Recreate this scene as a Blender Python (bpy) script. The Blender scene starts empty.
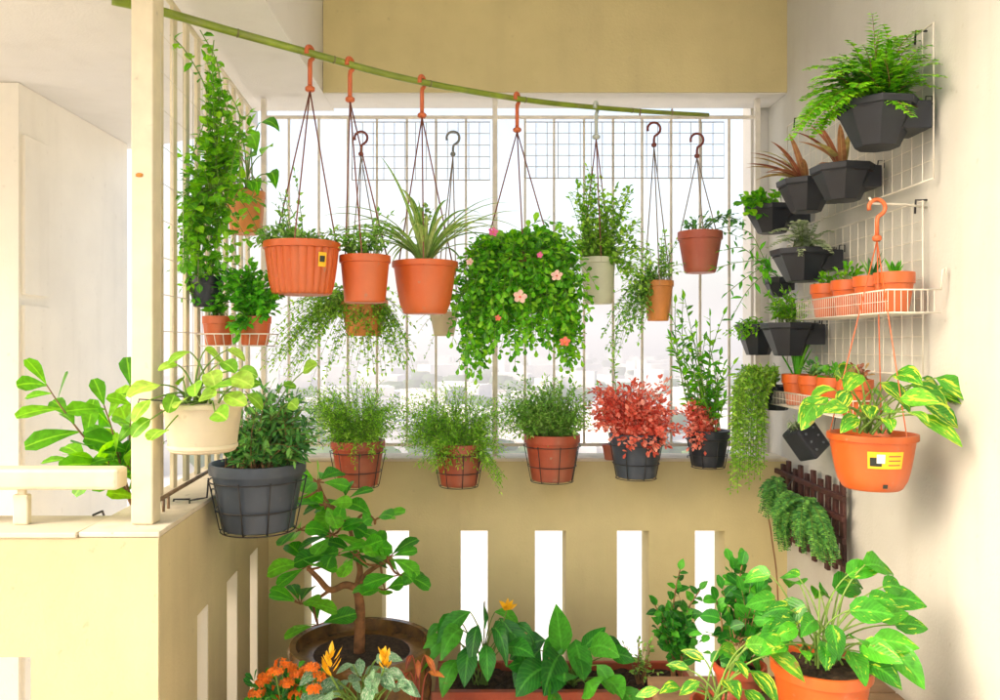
import bpy, math, random
from mathutils import Vector, Matrix
V = Vector
PI = math.pi
UP = V((0, 0, 1))
F, CX, CY, EZ = 800.0, 480.0, 345.0, 1.55
scene = bpy.context.scene
COL = scene.collection


def P(px, py, Y):
    """a point of the balcony: Y metres from the eye, at the sight line through that photo position"""
    return V(((px - CX) / F * Y, Y, EZ - (py - CY) / F * Y))


def R(a):
    return math.radians(a)


def lin(r, g, b):
    def f(c):
        c /= 255.0
        return c / 12.92 if c <= .04045 else ((c + .055) / 1.055) ** 2.4
    return (f(r), f(g), f(b), 1)


# ------------------------------------------------------------------ materials
def newmat(name):
    m = bpy.data.materials.new(name)
    m.use_nodes = True
    nt = m.node_tree
    for n in list(nt.nodes):
        nt.nodes.remove(n)
    out = nt.nodes.new('ShaderNodeOutputMaterial')
    return m, nt, out


def surf(name, col, rough=.6, var=.08, scale=6, bump=.0, bscale=80, metal=0, spec=.4, col2=None, trans=0):
    m, nt, out = newmat(name)
    N = nt.nodes.new
    L = nt.links.new
    b = N('ShaderNodeBsdfPrincipled')
    b.inputs['Roughness'].default_value = rough
    b.inputs['Metallic'].default_value = metal
    b.inputs['Specular IOR Level'].default_value = spec
    tc = N('ShaderNodeTexCoord')
    nz = N('ShaderNodeTexNoise')
    nz.inputs['Scale'].default_value = scale
    nz.inputs['Detail'].default_value = 6
    nz.inputs['Roughness'].default_value = .62
    L(tc.outputs['Object'], nz.inputs['Vector'])
    cr = N('ShaderNodeValToRGB')
    a = col2 if col2 else tuple(max(0, c * (1 - 2.2 * var)) for c in col[:3]) + (1,)
    z = tuple(min(1, c * (1 + 1.2 * var)) for c in col[:3]) + (1,)
    cr.color_ramp.elements[0].position = .3
    cr.color_ramp.elements[1].position = .68
    cr.color_ramp.elements[0].color = a
    cr.color_ramp.elements[1].color = z
    L(nz.outputs['Fac'], cr.inputs['Fac'])
    L(cr.outputs['Color'], b.inputs['Base Color'])
    if bump:
        n2 = N('ShaderNodeTexNoise')
        n2.inputs['Scale'].default_value = bscale
        n2.inputs['Detail'].default_value = 4
        L(tc.outputs['Object'], n2.inputs['Vector'])
        bp = N('ShaderNodeBump')
        bp.inputs['Strength'].default_value = bump
        bp.inputs['Distance'].default_value = .004
        L(n2.outputs['Fac'], bp.inputs['Height'])
        L(bp.outputs['Normal'], b.inputs['Normal'])
    if trans:
        t = N('ShaderNodeBsdfTranslucent')
        L(cr.outputs['Color'], t.inputs['Color'])
        mx = N('ShaderNodeMixShader')
        mx.inputs[0].default_value = trans
        L(b.outputs[0], mx.inputs[1])
        L(t.outputs[0], mx.inputs[2])
        L(mx.outputs[0], out.inputs[0])
    else:
        L(b.outputs[0], out.inputs[0])
    return m


def streaky(m, amt=.10):
    nt = m.node_tree
    b = [n for n in nt.nodes if n.type == 'BSDF_PRINCIPLED'][0]
    src = b.inputs['Base Color'].links[0].from_socket
    tc = nt.nodes.new('ShaderNodeTexCoord')
    last = src
    for sc, lo, hi, a in (((9, 9, .9), .52, .80, amt), ((1.3, 1.3, 1.1), .45, .75, amt * .8), ((45, 45, 40), .66, .74, amt * 1.3)):
        mp = nt.nodes.new('ShaderNodeMapping')
        mp.inputs['Scale'].default_value = sc
        nt.links.new(tc.outputs['Object'], mp.inputs[0])
        nz = nt.nodes.new('ShaderNodeTexNoise')
        nz.inputs['Scale'].default_value = 1
        nz.inputs['Detail'].default_value = 5
        nt.links.new(mp.outputs[0], nz.inputs['Vector'])
        mr = nt.nodes.new('ShaderNodeMapRange')
        mr.inputs[1].default_value = lo
        mr.inputs[2].default_value = hi
        mr.inputs[3].default_value = 0
        mr.inputs[4].default_value = a * 2
        nt.links.new(nz.outputs['Fac'], mr.inputs[0])
        mx = nt.nodes.new('ShaderNodeMix')
        mx.data_type = 'RGBA'
        nt.links.new(mr.outputs[0], mx.inputs[0])
        nt.links.new(last, mx.inputs[6])
        mx.inputs[7].default_value = (.26, .21, .14, 1)
        last = mx.outputs[2]
    nt.links.new(last, b.inputs['Base Color'])


def leafmat(name, dark, mid, light, trans=.35, rough=.42, rib=.35, vari=None, vthr=.5, vscale=5.0, veins=False):
    m, nt, out = newmat(name)
    N = nt.nodes.new
    L = nt.links.new
    b = N('ShaderNodeBsdfPrincipled')
    b.inputs['Roughness'].default_value = rough
    b.inputs['Specular IOR Level'].default_value = .35
    g = N('ShaderNodeNewGeometry')
    cr = N('ShaderNodeValToRGB')
    e = cr.color_ramp.elements
    e[0].position = 0.05
    e[1].position = 1
    e[0].color = dark
    e[1].color = light
    e2 = e.new(.5)
    e2.color = mid
    L(g.outputs['Random Per Island'], cr.inputs['Fac'])
    tc = N('ShaderNodeTexCoord')
    col = cr.outputs['Color']
    nz = N('ShaderNodeTexNoise')
    nz.inputs['Scale'].default_value = 60
    nz.inputs['Detail'].default_value = 3
    L(tc.outputs['Object'], nz.inputs['Vector'])
    hs = N('ShaderNodeHueSaturation')
    mr = N('ShaderNodeMapRange')
    mr.inputs[1].default_value = .3
    mr.inputs[2].default_value = .7
    mr.inputs[3].default_value = .75
    mr.inputs[4].default_value = 1.25
    L(nz.outputs['Fac'], mr.inputs[0])
    L(mr.outputs[0], hs.inputs['Value'])
    L(col, hs.inputs['Color'])
    col = hs.outputs['Color']
    if vari:
        mp = N('ShaderNodeMapping')
        mp.inputs['Scale'].default_value = (1.6, .55, 1)
        L(tc.outputs['UV'], mp.inputs['Vector'])
        av = N('ShaderNodeVectorMath')
        av.operation = 'ADD'
        mm = N('ShaderNodeVectorMath')
        mm.operation = 'SCALE'
        mm.inputs['Scale'].default_value = 37
        cx = N('ShaderNodeCombineXYZ')
        L(g.outputs['Random Per Island'], cx.inputs[0])
        L(g.outputs['Random Per Island'], cx.inputs[2])
        L(cx.outputs[0], mm.inputs[0])
        L(mp.outputs[0], av.inputs[0])
        L(mm.outputs[0], av.inputs[1])
        n3 = N('ShaderNodeTexNoise')
        n3.inputs['Scale'].default_value = vscale
        n3.inputs['Detail'].default_value = 3
        L(av.outputs[0], n3.inputs['Vector'])
        r3 = N('ShaderNodeValToRGB')
        r3.color_ramp.elements[0].position = vthr
        r3.color_ramp.elements[1].position = vthr + .04
        L(n3.outputs['Fac'], r3.inputs['Fac'])
        mx = N('ShaderNodeMix')
        mx.data_type = 'RGBA'
        L(r3.outputs['Color'], mx.inputs[0])
        L(col, mx.inputs[6])
        mx.inputs[7].default_value = vari
        col = mx.outputs[2]
    if rib:
        sp = N('ShaderNodeSeparateXYZ')
        L(tc.outputs['UV'], sp.inputs[0])
        m1 = N('ShaderNodeMath')
        m1.operation = 'SUBTRACT'
        m1.inputs[1].default_value = .5
        L(sp.outputs[0], m1.inputs[0])
        m2 = N('ShaderNodeMath')
        m2.operation = 'ABSOLUTE'
        L(m1.outputs[0], m2.inputs[0])
        m3 = N('ShaderNodeMapRange')
        m3.inputs[1].default_value = 0.02
        m3.inputs[2].default_value = .07
        m3.inputs[3].default_value = rib
        m3.inputs[4].default_value = 0
        L(m2.outputs[0], m3.inputs[0])
        mx = N('ShaderNodeMix')
        mx.data_type = 'RGBA'
        L(m3.outputs[0], mx.inputs[0])
        L(col, mx.inputs[6])
        mx.inputs[7].default_value = tuple(min(1, c * 1.6 + .04) for c in light[:3]) + (1,)
        col = mx.outputs[2]
    if veins:
        sp = N('ShaderNodeSeparateXYZ')
        L(tc.outputs['UV'], sp.inputs[0])

        def mth(op, a, bb):
            q = N('ShaderNodeMath')
            q.operation = op
            for i_, v_ in enumerate((a, bb)):
                if v_ is None:
                    continue
                if isinstance(v_, (int, float)):
                    q.inputs[i_].default_value = v_
                else:
                    L(v_, q.inputs[i_])
            return q.outputs[0]
        au = mth('ABSOLUTE', mth('SUBTRACT', sp.outputs[0], .5), None)
        ph = mth('MULTIPLY', mth('SUBTRACT', sp.outputs[1], mth('MULTIPLY', au, .55)), 62)
        sn = mth('POWER', mth('ABSOLUTE', mth('SINE', mth('MULTIPLY', ph, .5), None), None), 7)
        bp = N('ShaderNodeBump')
        bp.inputs['Strength'].default_value = .3
        bp.inputs['Distance'].default_value = .0015
        bp.invert = True
        L(sn, bp.inputs['Height'])
        L(bp.outputs[0], b.inputs['Normal'])
        # lighter blade edges between veins, and a few brown flecks
        n4 = N('ShaderNodeTexNoise')
        n4.inputs['Scale'].default_value = 26
        n4.inputs['Detail'].default_value = 5
        L(tc.outputs['Object'], n4.inputs['Vector'])
        r4 = N('ShaderNodeMapRange')
        r4.inputs[1].default_value = .70
        r4.inputs[2].default_value = .74
        r4.inputs[4].default_value = .8
        L(n4.outputs['Fac'], r4.inputs[0])
        vm = N('ShaderNodeMix')
        vm.data_type = 'RGBA'
        L(mth('MULTIPLY', sn, .13), vm.inputs[0])
        L(col, vm.inputs[6])
        vm.inputs[7].default_value = tuple(min(1, c * 1.5 + .03) for c in light[:3]) + (1,)
        bm2 = N('ShaderNodeMix')
        bm2.data_type = 'RGBA'
        L(r4.outputs[0], bm2.inputs[0])
        L(vm.outputs[2], bm2.inputs[6])
        bm2.inputs[7].default_value = (.30, .20, .05, 1)
        col = bm2.outputs[2]
    L(col, b.inputs['Base Color'])
    t = N('ShaderNodeBsdfTranslucent')
    h2 = N('ShaderNodeHueSaturation')
    h2.inputs['Saturation'].default_value = 1.1
    h2.inputs['Value'].default_value = 1.7
    L(col, h2.inputs['Color'])
    L(h2.outputs['Color'], t.inputs['Color'])
    mx = N('ShaderNodeMixShader')
    mx.inputs[0].default_value = trans
    L(b.outputs[0], mx.inputs[1])
    L(t.outputs[0], mx.inputs[2])
    L(mx.outputs[0], out.inputs[0])
    return m


M = {}
M['plaster_yellow'] = surf('yellow_plaster', (.56, .485, .285, 1), .85, .05, 3, .25, 120)
M['plaster_olive'] = surf('olive_plaster', (.58, .50, .255, 1), .85, .05, 3, .25, 120)
M['plaster_white'] = surf('white_plaster', (.68, .665, .62, 1), .85, .03, 2.5, .25, 120)
M['plaster_cream'] = surf('cream_plaster', (.86, .82, .71, 1), .85, .03, 2.5, .25, 120)
M['plaster_grey'] = surf('pale_grey_plaster', (.50, .50, .455, 1), .85, .045, 2.2, .3, 110)
M['cream_metal'] = surf('cream_painted_metal', (.68, .61, .43, 1), .45, .05, 12)
M['grille_metal'] = surf('grille_painted_metal', (.70, .66, .58, 1), .5, .08, 20)
M['wire'] = surf('white_coated_wire', (.62, .59, .5, 1), .45, .05, 30)
M['wire_black'] = surf('black_wire', (.02, .02, .022, 1), .45, .1, 30)
M['rail_brown'] = surf('brown_rail_metal', (.22, .15, .09, 1), .5, .2, 20)
M['terra'] = surf('terracotta_orange_plastic', (.56, .10, .013, 1), .42, .06, 9, .08, 60)
M['terra_dark'] = surf('dark_terracotta_plastic', (.34, .055, .018, 1), .5, .12, 14, .12, 60)
M['terra_red'] = surf('dusty_red_plastic', (.40, .085, .045, 1), .5, .07, 9, .1, 60)
M['terra_pale'] = surf('faded_orange_plastic', (.66, .25, .06, 1), .5, .1, 9, .1, 60)
M['slate'] = surf('slate_plastic', (.042, .058, .08, 1), .42, .12, 10, .1, 50)
M['anthracite'] = surf('anthracite_plastic', (.018, .022, .030, 1), .4, .15, 10, .1, 50)
M['beige_pot'] = surf('beige_plastic', (.60, .52, .37, 1), .5, .05, 9, .08, 50)
M['pale_pot'] = surf('pale_green_plastic', (.56, .58, .42, 1), .5, .05, 9, .08, 50)
M['glaze'] = surf('brown_glaze', (.17, .085, .022, 1), .22, .3, 16, .2, 30, col2=(.055, .035, .02, 1))
M['soil'] = surf('potting_soil', (.045, .026, .014, 1), .95, .4, 60, 1.0, 160)
M['bamboo'] = surf('green_bamboo', (.20, .28, .02, 1), .35, .15, 10)
M['node'] = surf('bamboo_node', (.16, .16, .05, 1), .5, .1, 10)
M['hook_orange'] = surf('orange_plastic_hook', (.52, .12, .035, 1), .4, .05, 10)
M['hook_maroon'] = surf('maroon_plastic_hook', (.20, .05, .035, 1), .4, .05, 10)
M['hook_grey'] = surf('grey_plastic_hook', (.20, .21, .2, 1), .4, .05, 10)
M['coping'] = surf('cream_coping', (.66, .60, .47, 1), .8, .06, 6, .2, 90)
M['mesh_grey'] = surf('dull_wire', (.44, .41, .36, 1), .5, .05, 30)
M['hook_white'] = surf('white_plastic_hook', (.45, .5, .45, 1), .4, .05, 10)
M['cord'] = surf('brown_plastic_cord', (.20, .07, .04, 1), .5, .05, 10)
M['cord_pale'] = surf('pale_cord', (.30, .24, .18, 1), .6, .05, 10)
M['lattice'] = surf('dark_brown_wood', (.06, .02, .016, 1), .6, .3, 20, .3, 60)
M['bark'] = surf('brown_bark', (.27, .12, .045, 1), .75, .25, 30, .6, 90, col2=(.12, .055, .02, 1))
M['stem_green'] = surf('green_stem', (.16, .28, .045, 1), .55, .15, 30)
M['stem_brown'] = surf('brown_stem', (.24, .13, .05, 1), .6, .15, 30)
M['stem_red'] = surf('red_stem', (.3, .06, .03, 1), .6, .15, 30)
M['wood'] = surf('stand_wood', (.2, .12, .06, 1), .6, .2, 10, .2, 50)
M['tile'] = surf('floor_tile', (.48, .42, .33, 1), .5, .1, 4)
M['yellow_sticker'] = surf('yellow_sticker', (.85, .5, .02, 1), .4, .05, 10)
M['black_ink'] = surf('black_ink', (.02, .025, .02, 1), .4, .05, 10)
M['white_ink_and_slot_daylight'] = surf('white_ink_and_slot_daylight', (.8, .78, .7, 1), .4, .02, 10)
M['green_ink'] = surf('green_ink', (.1, .3, .04, 1), .4, .05, 10)
M['petal_orange'] = surf('orange_petal', (.88, .22, .012, 1), .5, .12, 60, trans=.3)
M['petal_yellow'] = surf('yellow_petal', (.9, .5, .01, 1), .5, .12, 60, trans=.3)
M['petal_pink'] = surf('pale_pink_petal', (.8, .5, .42, 1), .5, .1, 60, trans=.3)
M['petal_coral'] = surf('coral_petal', (.75, .16, .1, 1), .5, .1, 60, trans=.3)
M['petal_mag'] = surf('magenta_petal', (.7, .12, .3, 1), .5, .1, 60, trans=.3)

for k_, a_ in (('plaster_yellow', .12), ('plaster_olive', .08), ('plaster_white', .05), ('plaster_cream', .06), ('plaster_grey', .09), ('coping', .22),
               ('terra', .17), ('terra_red', .2), ('terra_dark', .25), ('slate', .04), ('beige_pot', .12), ('cream_metal', .12), ('bamboo', .2)):
    streaky(M[k_], a_)
G = {}
G['vivid'] = leafmat('vivid_green_leaf', (.04, .19, .008, 1), (.10, .40, .010, 1), (.30, .60, .03, 1), trans=.46)
G['jade'] = leafmat('glossy_green_leaf', (.03, .19, .012, 1), (.07, .37, .015, 1), (.19, .54, .03, 1), rough=.38, trans=.42, veins=True)
G['deep'] = leafmat('deep_green_leaf', (.012, .10, .016, 1), (.028, .22, .018, 1), (.09, .40, .025, 1), rough=.36, trans=.3, veins=True)
G['bluegreen'] = leafmat('dull_green_leaf', (.03, .12, .035, 1), (.07, .26, .05, 1), (.20, .44, .08, 1), rough=.4, trans=.25)
G['lime'] = leafmat('lime_green_leaf', (.11, .30, .02, 1), (.22, .46, .04, 1), (.42, .62, .10, 1), trans=.42)
G['soft'] = leafmat('soft_green_leaf', (.09, .25, .03, 1), (.19, .42, .06, 1), (.40, .60, .16, 1), trans=.42)
G['grassy'] = leafmat('fine_green_leaf', (.11, .30, .02, 1), (.22, .48, .04, 1), (.42, .64, .10, 1), trans=.45)
G['olive'] = leafmat('yellowish_leaf', (.16, .22, .03, 1), (.3, .38, .06, 1), (.5, .5, .16, 1), trans=.42)
G['spider'] = leafmat('striped_leaf', (.12, .26, .05, 1), (.22, .38, .08, 1), (.4, .5, .18, 1), rib=.9, trans=.35)
G['fern'] = leafmat('fern_leaf', (.06, .24, .008, 1), (.14, .42, .012, 1), (.30, .58, .025, 1), trans=.4)
G['silver'] = leafmat('silvery_leaf', (.17, .25, .13, 1), (.3, .38, .22, 1), (.48, .53, .36, 1), trans=.3, rib=.1)
G['red'] = leafmat('coral_red_leaf', (.48, .065, .04, 1), (.74, .19, .125, 1), (.85, .42, .32, 1), trans=.35, rib=.15)
G['bronze'] = leafmat('bronze_leaf', (.22, .07, .04, 1), (.36, .15, .08, 1), (.36, .34, .12, 1), trans=.3)
G['pothos'] = leafmat('variegated_leaf', (.03, .17, .015, 1), (.06, .28, .02, 1), (.13, .40, .03, 1), trans=.32, rough=.36,
                      vari=(.50, .60, .06, 1), vthr=.55, veins=True)
G['pothos2'] = leafmat('lightly_variegated_leaf', (.02, .15, .012, 1), (.045, .28, .015, 1), (.09, .42, .02, 1), trans=.3, rough=.3,
                       vari=(.42, .56, .05, 1), vthr=.62, veins=True)
G['spotted'] = leafmat('spotted_leaf', (.05, .16, .07, 1), (.09, .24, .11, 1), (.16, .33, .15, 1), trans=.25, rough=.4,
                       vari=(.42, .5, .36, 1), vthr=.54, vscale=16)
G['rust'] = leafmat('rusty_leaf', (.16, .03, .012, 1), (.3, .07, .02, 1), (.5, .2, .04, 1), trans=.25)


# ------------------------------------------------------------------ mesh builder
PROF = {
    'ovate': [.05, .72, 1, .88, .55, .03],
    'heart': [.35, .98, 1, .82, .48, .03],
    'obovate': [.07, .34, .64, .92, 1, .42],
    'lance': [.06, .6, 1, .82, .48, .03],
    'round': [.12, .85, 1, 1, .8, .25],
    'strap': [.75, 1, .95, .8, .55, .04],
}


def prof(shape, t):
    a = PROF[shape]
    x = t * (len(a) - 1)
    i = min(int(x), len(a) - 2)
    return a[i] + (a[i + 1] - a[i]) * (x - i)


class MB:
    def __init__(s):
        s.v, s.f, s.uv = [], [], []

    def add(s, vs, fs, uv=None):
        b = len(s.v)
        s.v += [tuple(x) for x in vs]
        s.uv += uv if uv else [(.25, .5)] * len(vs)
        s.f += [tuple(i + b for i in f) for f in fs]

    def box(s, c, d, rz=0, rot=None):
        c = V(c)
        m = rot if rot else Matrix.Rotation(rz, 3, 'Z')
        vs = [c + m @ V((x * d[0] / 2, y * d[1] / 2, z * d[2] / 2)) for x in (-1, 1) for y in (-1, 1) for z in (-1, 1)]
        s.add(vs, [(0, 1, 3, 2), (4, 6, 7, 5), (0, 4, 5, 1), (2, 3, 7, 6), (0, 2, 6, 4), (1, 5, 7, 3)])

    def prism(s, poly, z0, z1):
        n = len(poly)
        vs = [(x, y, z0) for x, y in poly] + [(x, y, z1) for x, y in poly]
        fs = [tuple(range(n - 1, -1, -1)), tuple(range(n, 2 * n))]
        fs += [(i, (i + 1) % n, n + (i + 1) % n, n + i) for i in range(n)]
        s.add(vs, fs)

    def tube(s, pts, r, sides=6, cap=True):
        pts = [V(p) for p in pts]
        n = len(pts)
        if n < 2:
            return
        rr = r if isinstance(r, (list, tuple)) else [r] * n
        vs, fs = [], []
        prev = None
        for i, p in enumerate(pts):
            t = (pts[min(i + 1, n - 1)] - pts[max(i - 1, 0)])
            if t.length < 1e-9:
                t = V((0, 0, 1))
            t.normalize()
            if prev is None:
                a = t.cross(UP if abs(t.z) < .9 else V((1, 0, 0))).normalized()
            else:
                a = (prev - t * prev.dot(t))
                a = a.normalized() if a.length > 1e-6 else t.orthogonal().normalized()
            prev = a
            b = t.cross(a)
            for k in range(sides):
                an = 2 * PI * k / sides
                vs.append(p + (a * math.cos(an) + b * math.sin(an)) * rr[i])
        for i in range(n - 1):
            for k in range(sides):
                k2 = (k + 1) % sides
                fs.append((i * sides + k, i * sides + k2, (i + 1) * sides + k2, (i + 1) * sides + k))
        if cap:
            fs.append(tuple(range(sides - 1, -1, -1)))
            fs.append(tuple((n - 1) * sides + k for k in range(sides)))
        s.add(vs, fs)

    def lathe(s, c, pr, segs=36, flute=0, fa=.03, sx=1, sy=1, rz=0, fl=None):
        c = V(c)
        vs, fs = [], []
        for j, (r, z) in enumerate(pr):
            for k in range(segs):
                a = 2 * PI * k / segs
                q = r
                if flute and (fl is None or fl[0] <= j <= fl[1]):
                    q = r * (1 + fa * (abs(math.sin(a * flute / 2)) - .6))
                x, y = q * math.cos(a) * sx, q * math.sin(a) * sy
                vs.append(c + V((x * math.cos(rz) - y * math.sin(rz), x * math.sin(rz) + y * math.cos(rz), z)))
        for j in range(len(pr) - 1):
            for k in range(segs):
                k2 = (k + 1) % segs
                fs.append((j * segs + k, j * segs + k2, (j + 1) * segs + k2, (j + 1) * segs + k))
        fs.append(tuple(range(segs - 1, -1, -1)))
        fs.append(tuple((len(pr) - 1) * segs + k for k in range(segs)))
        s.add(vs, fs)

    def leaf(s, p, d, n, L, W, shape='ovate', droop=.4, fold=.25, seg=4, wave=0):
        d = V(d).normalized()
        n = V(n)
        side = d.cross(n)
        if side.length < 1e-4:
            side = d.orthogonal()
        side.normalize()
        vs, uv, fs = [], [], []
        p = V(p)
        st = L / seg
        for i in range(seg + 1):
            t = i / seg
            w = W / 2 * prof(shape, t)
            nn = side.cross(d).normalized()
            wv = wave * W * math.sin(t * 9 + L * 300)
            lift = nn * (w * fold)
            vs += [p - side * w + lift + nn * wv, p, p + side * w + lift - nn * wv]
            uv += [(0, t), (.5, t), (1, t)]
            p = p + d * st
            d = (d + V((0, 0, -1)) * (droop / seg)).normalized()
        for i in range(seg):
            a = i * 3
            fs += [(a, a + 1, a + 4, a + 3), (a + 1, a + 2, a + 5, a + 4)]
        s.add(vs, fs, uv)

    def build(s, name, mat, parent=None, smooth=False, bevel=0, tag=None):
        off = V((0, 0, 0))
        q = parent
        while q is not None:
            off += V(q.location)
            q = q.parent
        me = bpy.data.meshes.new(name)
        me.from_pydata([(a - off.x, b - off.y, c - off.z) for a, b, c in s.v], [], s.f)
        me.update()
        uvl = me.uv_layers.new(name='UVMap')
        buf = []
        for lp in me.loops:
            buf.extend(s.uv[lp.vertex_index])
        uvl.data.foreach_set('uv', buf)
        me.materials.append(mat)
        if smooth:
            me.polygons.foreach_set('use_smooth', [True] * len(me.polygons))
            if smooth != 'all':
                me.set_sharp_from_angle(angle=R(40))
        o = bpy.data.objects.new(name, me)
        COL.objects.link(o)
        if parent is not None:
            o.parent = parent
        if bevel:
            md = o.modifiers.new('bevel', 'BEVEL')
            md.width = bevel
            md.segments = 2
            md.limit_method = 'ANGLE'
            md.angle_limit = R(50)
        if tag:
            settag(o, *tag)
        return o


def settag(o, label, cat, group=None, kind=None):
    if label:
        o['label'] = label
    if cat:
        o['category'] = cat
    if group:
        o['group'] = group
    if kind:
        o['kind'] = kind


def thing(name, label, cat, loc, group=None):
    o = bpy.data.objects.new(name, None)
    COL.objects.link(o)
    o.location = V(loc)
    o.empty_display_size = .05
    settag(o, label, cat, group)
    return o


# ------------------------------------------------------------------ plant tools
def bez(a, b, c, t):
    return a * ((1 - t) ** 2) + b * (2 * t * (1 - t)) + c * (t * t)


def cat(pts, n=8):
    pts = [V(p) for p in pts]
    q = [pts[0] * 2 - pts[1]] + pts + [pts[-1] * 2 - pts[-2]]
    out = []
    for i in range(1, len(q) - 2):
        for k in range(n):
            t = k / n
            out.append(.5 * ((2 * q[i]) + (q[i + 1] - q[i - 1]) * t + (2 * q[i - 1] - 5 * q[i] + 4 * q[i + 1] - q[i + 2]) * t * t
                             + (3 * q[i] - q[i - 1] - 3 * q[i + 1] + q[i + 2]) * t ** 3))
    out.append(pts[-1])
    return out


def rnd_dir(g):
    while True:
        v = V((g.uniform(-1, 1), g.uniform(-1, 1), g.uniform(-1, 1)))
        if .05 < v.length < 1:
            return v.normalized()


BALL = 1.18


def in_ball(g):
    while True:
        v = V((g.uniform(-1, 1), g.uniform(-1, 1), g.uniform(-1, 1)))
        if v.length < 1:
            return v


def E(px, py, Y, rx, ry, rd, w=1):
    k = Y / F
    return (P(px, py, Y), V((rx * k, rd, ry * k)), w)


def leaves_on(fol, g, path, t0, gap, L, W, shape, seg, droop, fold, spread=1.0, face=.3, taper=.5):
    """leaves alternating along a path"""
    acc, k = 0, g.randint(0, 7)
    n = len(path)
    tot = sum((path[i + 1] - path[i]).length for i in range(n - 1))
    done = 0
    for i in range(n - 1):
        a, b = path[i], path[i + 1]
        sl = (b - a).length
        acc += sl
        done += sl
        while acc > gap:
            acc -= gap
            f = done / max(tot, 1e-6)
            if f < t0:
                continue
            t = (b - a).normalized()
            p = b - t * min(acc, sl)
            o = t.orthogonal().normalized()
            o = Matrix.Rotation(k * 2.4 + g.uniform(-.5, .5), 3, t) @ o
            k += 1
            d = (t * g.uniform(.2, .7) + o * spread + UP * .15 + V((0, -face * .6, 0)))
            nn = UP * .8 + V((0, -face, 0)) + rnd_dir(g) * .45
            s = g.uniform(.65, 1.15) * (1 - taper * max(0, f - .5))
            fol.leaf(p, d, nn, L * s, W * s, shape, droop * g.uniform(.5, 1.5), fold, seg)
    fol.leaf(path[-1], (path[-1] - path[-2]), UP + V((0, -.4, 0)), L * .7, W * .7, shape, droop, fold, seg)


def bush(fol, stm, g, base, rb, ells, n, L, W, shape='ovate', gap=.015, lift=.35, t0=.3, seg=3, droop=.4, fold=.2,
         sr=.0012, spread=1.0, steps=9, face=.35):
    tw = sum(e[2] for e in ells)
    for i in range(n):
        x = g.uniform(0, tw)
        for e in ells:
            x -= e[2]
            if x <= 0:
                break
        q = in_ball(g)
        q = q * (.75 + .35 * g.random()) * BALL
        tg = e[0] + V((q.x * e[1].x, q.y * e[1].y, q.z * e[1].z))
        an = g.uniform(0, 2 * PI)
        hx = tg - base
        st = base + V((math.cos(an), math.sin(an), 0)) * rb * math.sqrt(g.random())
        hz = V((hx.x, hx.y, 0))
        if hz.length > 1e-4:
            st = st * .6 + (base + hz.normalized() * rb * .8) * .4
        dist = (tg - st).length
        c = st + (tg - st) * .4 + UP * dist * lift * g.uniform(.5, 1.3) + rnd_dir(g) * dist * .12
        path = [bez(st, c, tg, k / steps) for k in range(steps + 1)]
        if stm is not None:
            stm.tube(path, [sr * (1.3 - .8 * k / steps) for k in range(steps + 1)], 4, False)
        leaves_on(fol, g, path, t0, gap, L, W, shape, seg, droop, fold, spread, face)


def broad(fol, stm, g, base, rb, spots, L, W, shape='heart', lift=.5, droop=.7, fold=.22, seg=6, sr=.0025, face=.55, jit=.3, out=None):
    """big leaves, each on its own stalk; spots = list of points where the blades sit"""
    for sp in spots:
        tg = V(sp[0]) if isinstance(sp, tuple) else V(sp)
        k = sp[1] if isinstance(sp, tuple) else 1
        an = g.uniform(0, 2 * PI)
        st = base + V((math.cos(an), math.sin(an), 0)) * rb * g.random()
        dv = tg - st
        h = V((dv.x, dv.y, 0))
        h = h.normalized() if h.length > .01 else V((g.uniform(-1, 1), -.5, 0)).normalized()
        c = st + dv * .5 + UP * dv.length * lift * .5 - h * dv.length * .1
        path = [bez(st, c, tg, i / 8) for i in range(9)]
        stm.tube(path, [sr * (1.2 - .5 * i / 8) for i in range(9)], 5, False)
        d = h * 1.0 + rnd_dir(g) * jit + UP * g.uniform(-.45, .35)
        nn = UP * .7 + V((0, -face, 0)) + rnd_dir(g) * .35
        s = k * g.uniform(.68, 1.15)
        fol.leaf(tg, d, nn, L * s, W * s * g.uniform(.85, 1.1), shape, droop * g.uniform(.3, 1.7), fold * g.uniform(.6, 1.6), seg, wave=g.uniform(.01, .06))


def rspots(g, ells, n):
    out = []
    tw = sum(e[2] for e in ells)
    for i in range(n):
        x = g.uniform(0, tw)
        for e in ells:
            x -= e[2]
            if x <= 0:
                break
        q = in_ball(g)
        q = q.normalized() * (.45 + .55 * g.random())
        out.append(e[0] + V((q.x * e[1].x, q.y * e[1].y, q.z * e[1].z)))
    return out


def straps(fol, g, base, rb, n, L, W, droop, upw=(0.5, 1.3), seg=9, az=None, fold=.5):
    for i in range(n):
        an = g.uniform(*az) if az else 2 * PI * i / n + g.uniform(-.3, .3)
        h = V((math.cos(an), math.sin(an), 0))
        s = g.uniform(.7, 1.1)
        d = h * .8 + UP * g.uniform(*upw)
        fol.leaf(base + h * rb * g.random(), d, UP - h * .4, L * s, W * g.uniform(.8, 1.1), 'strap', droop * g.uniform(.7, 1.4), fold, seg)


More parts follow.
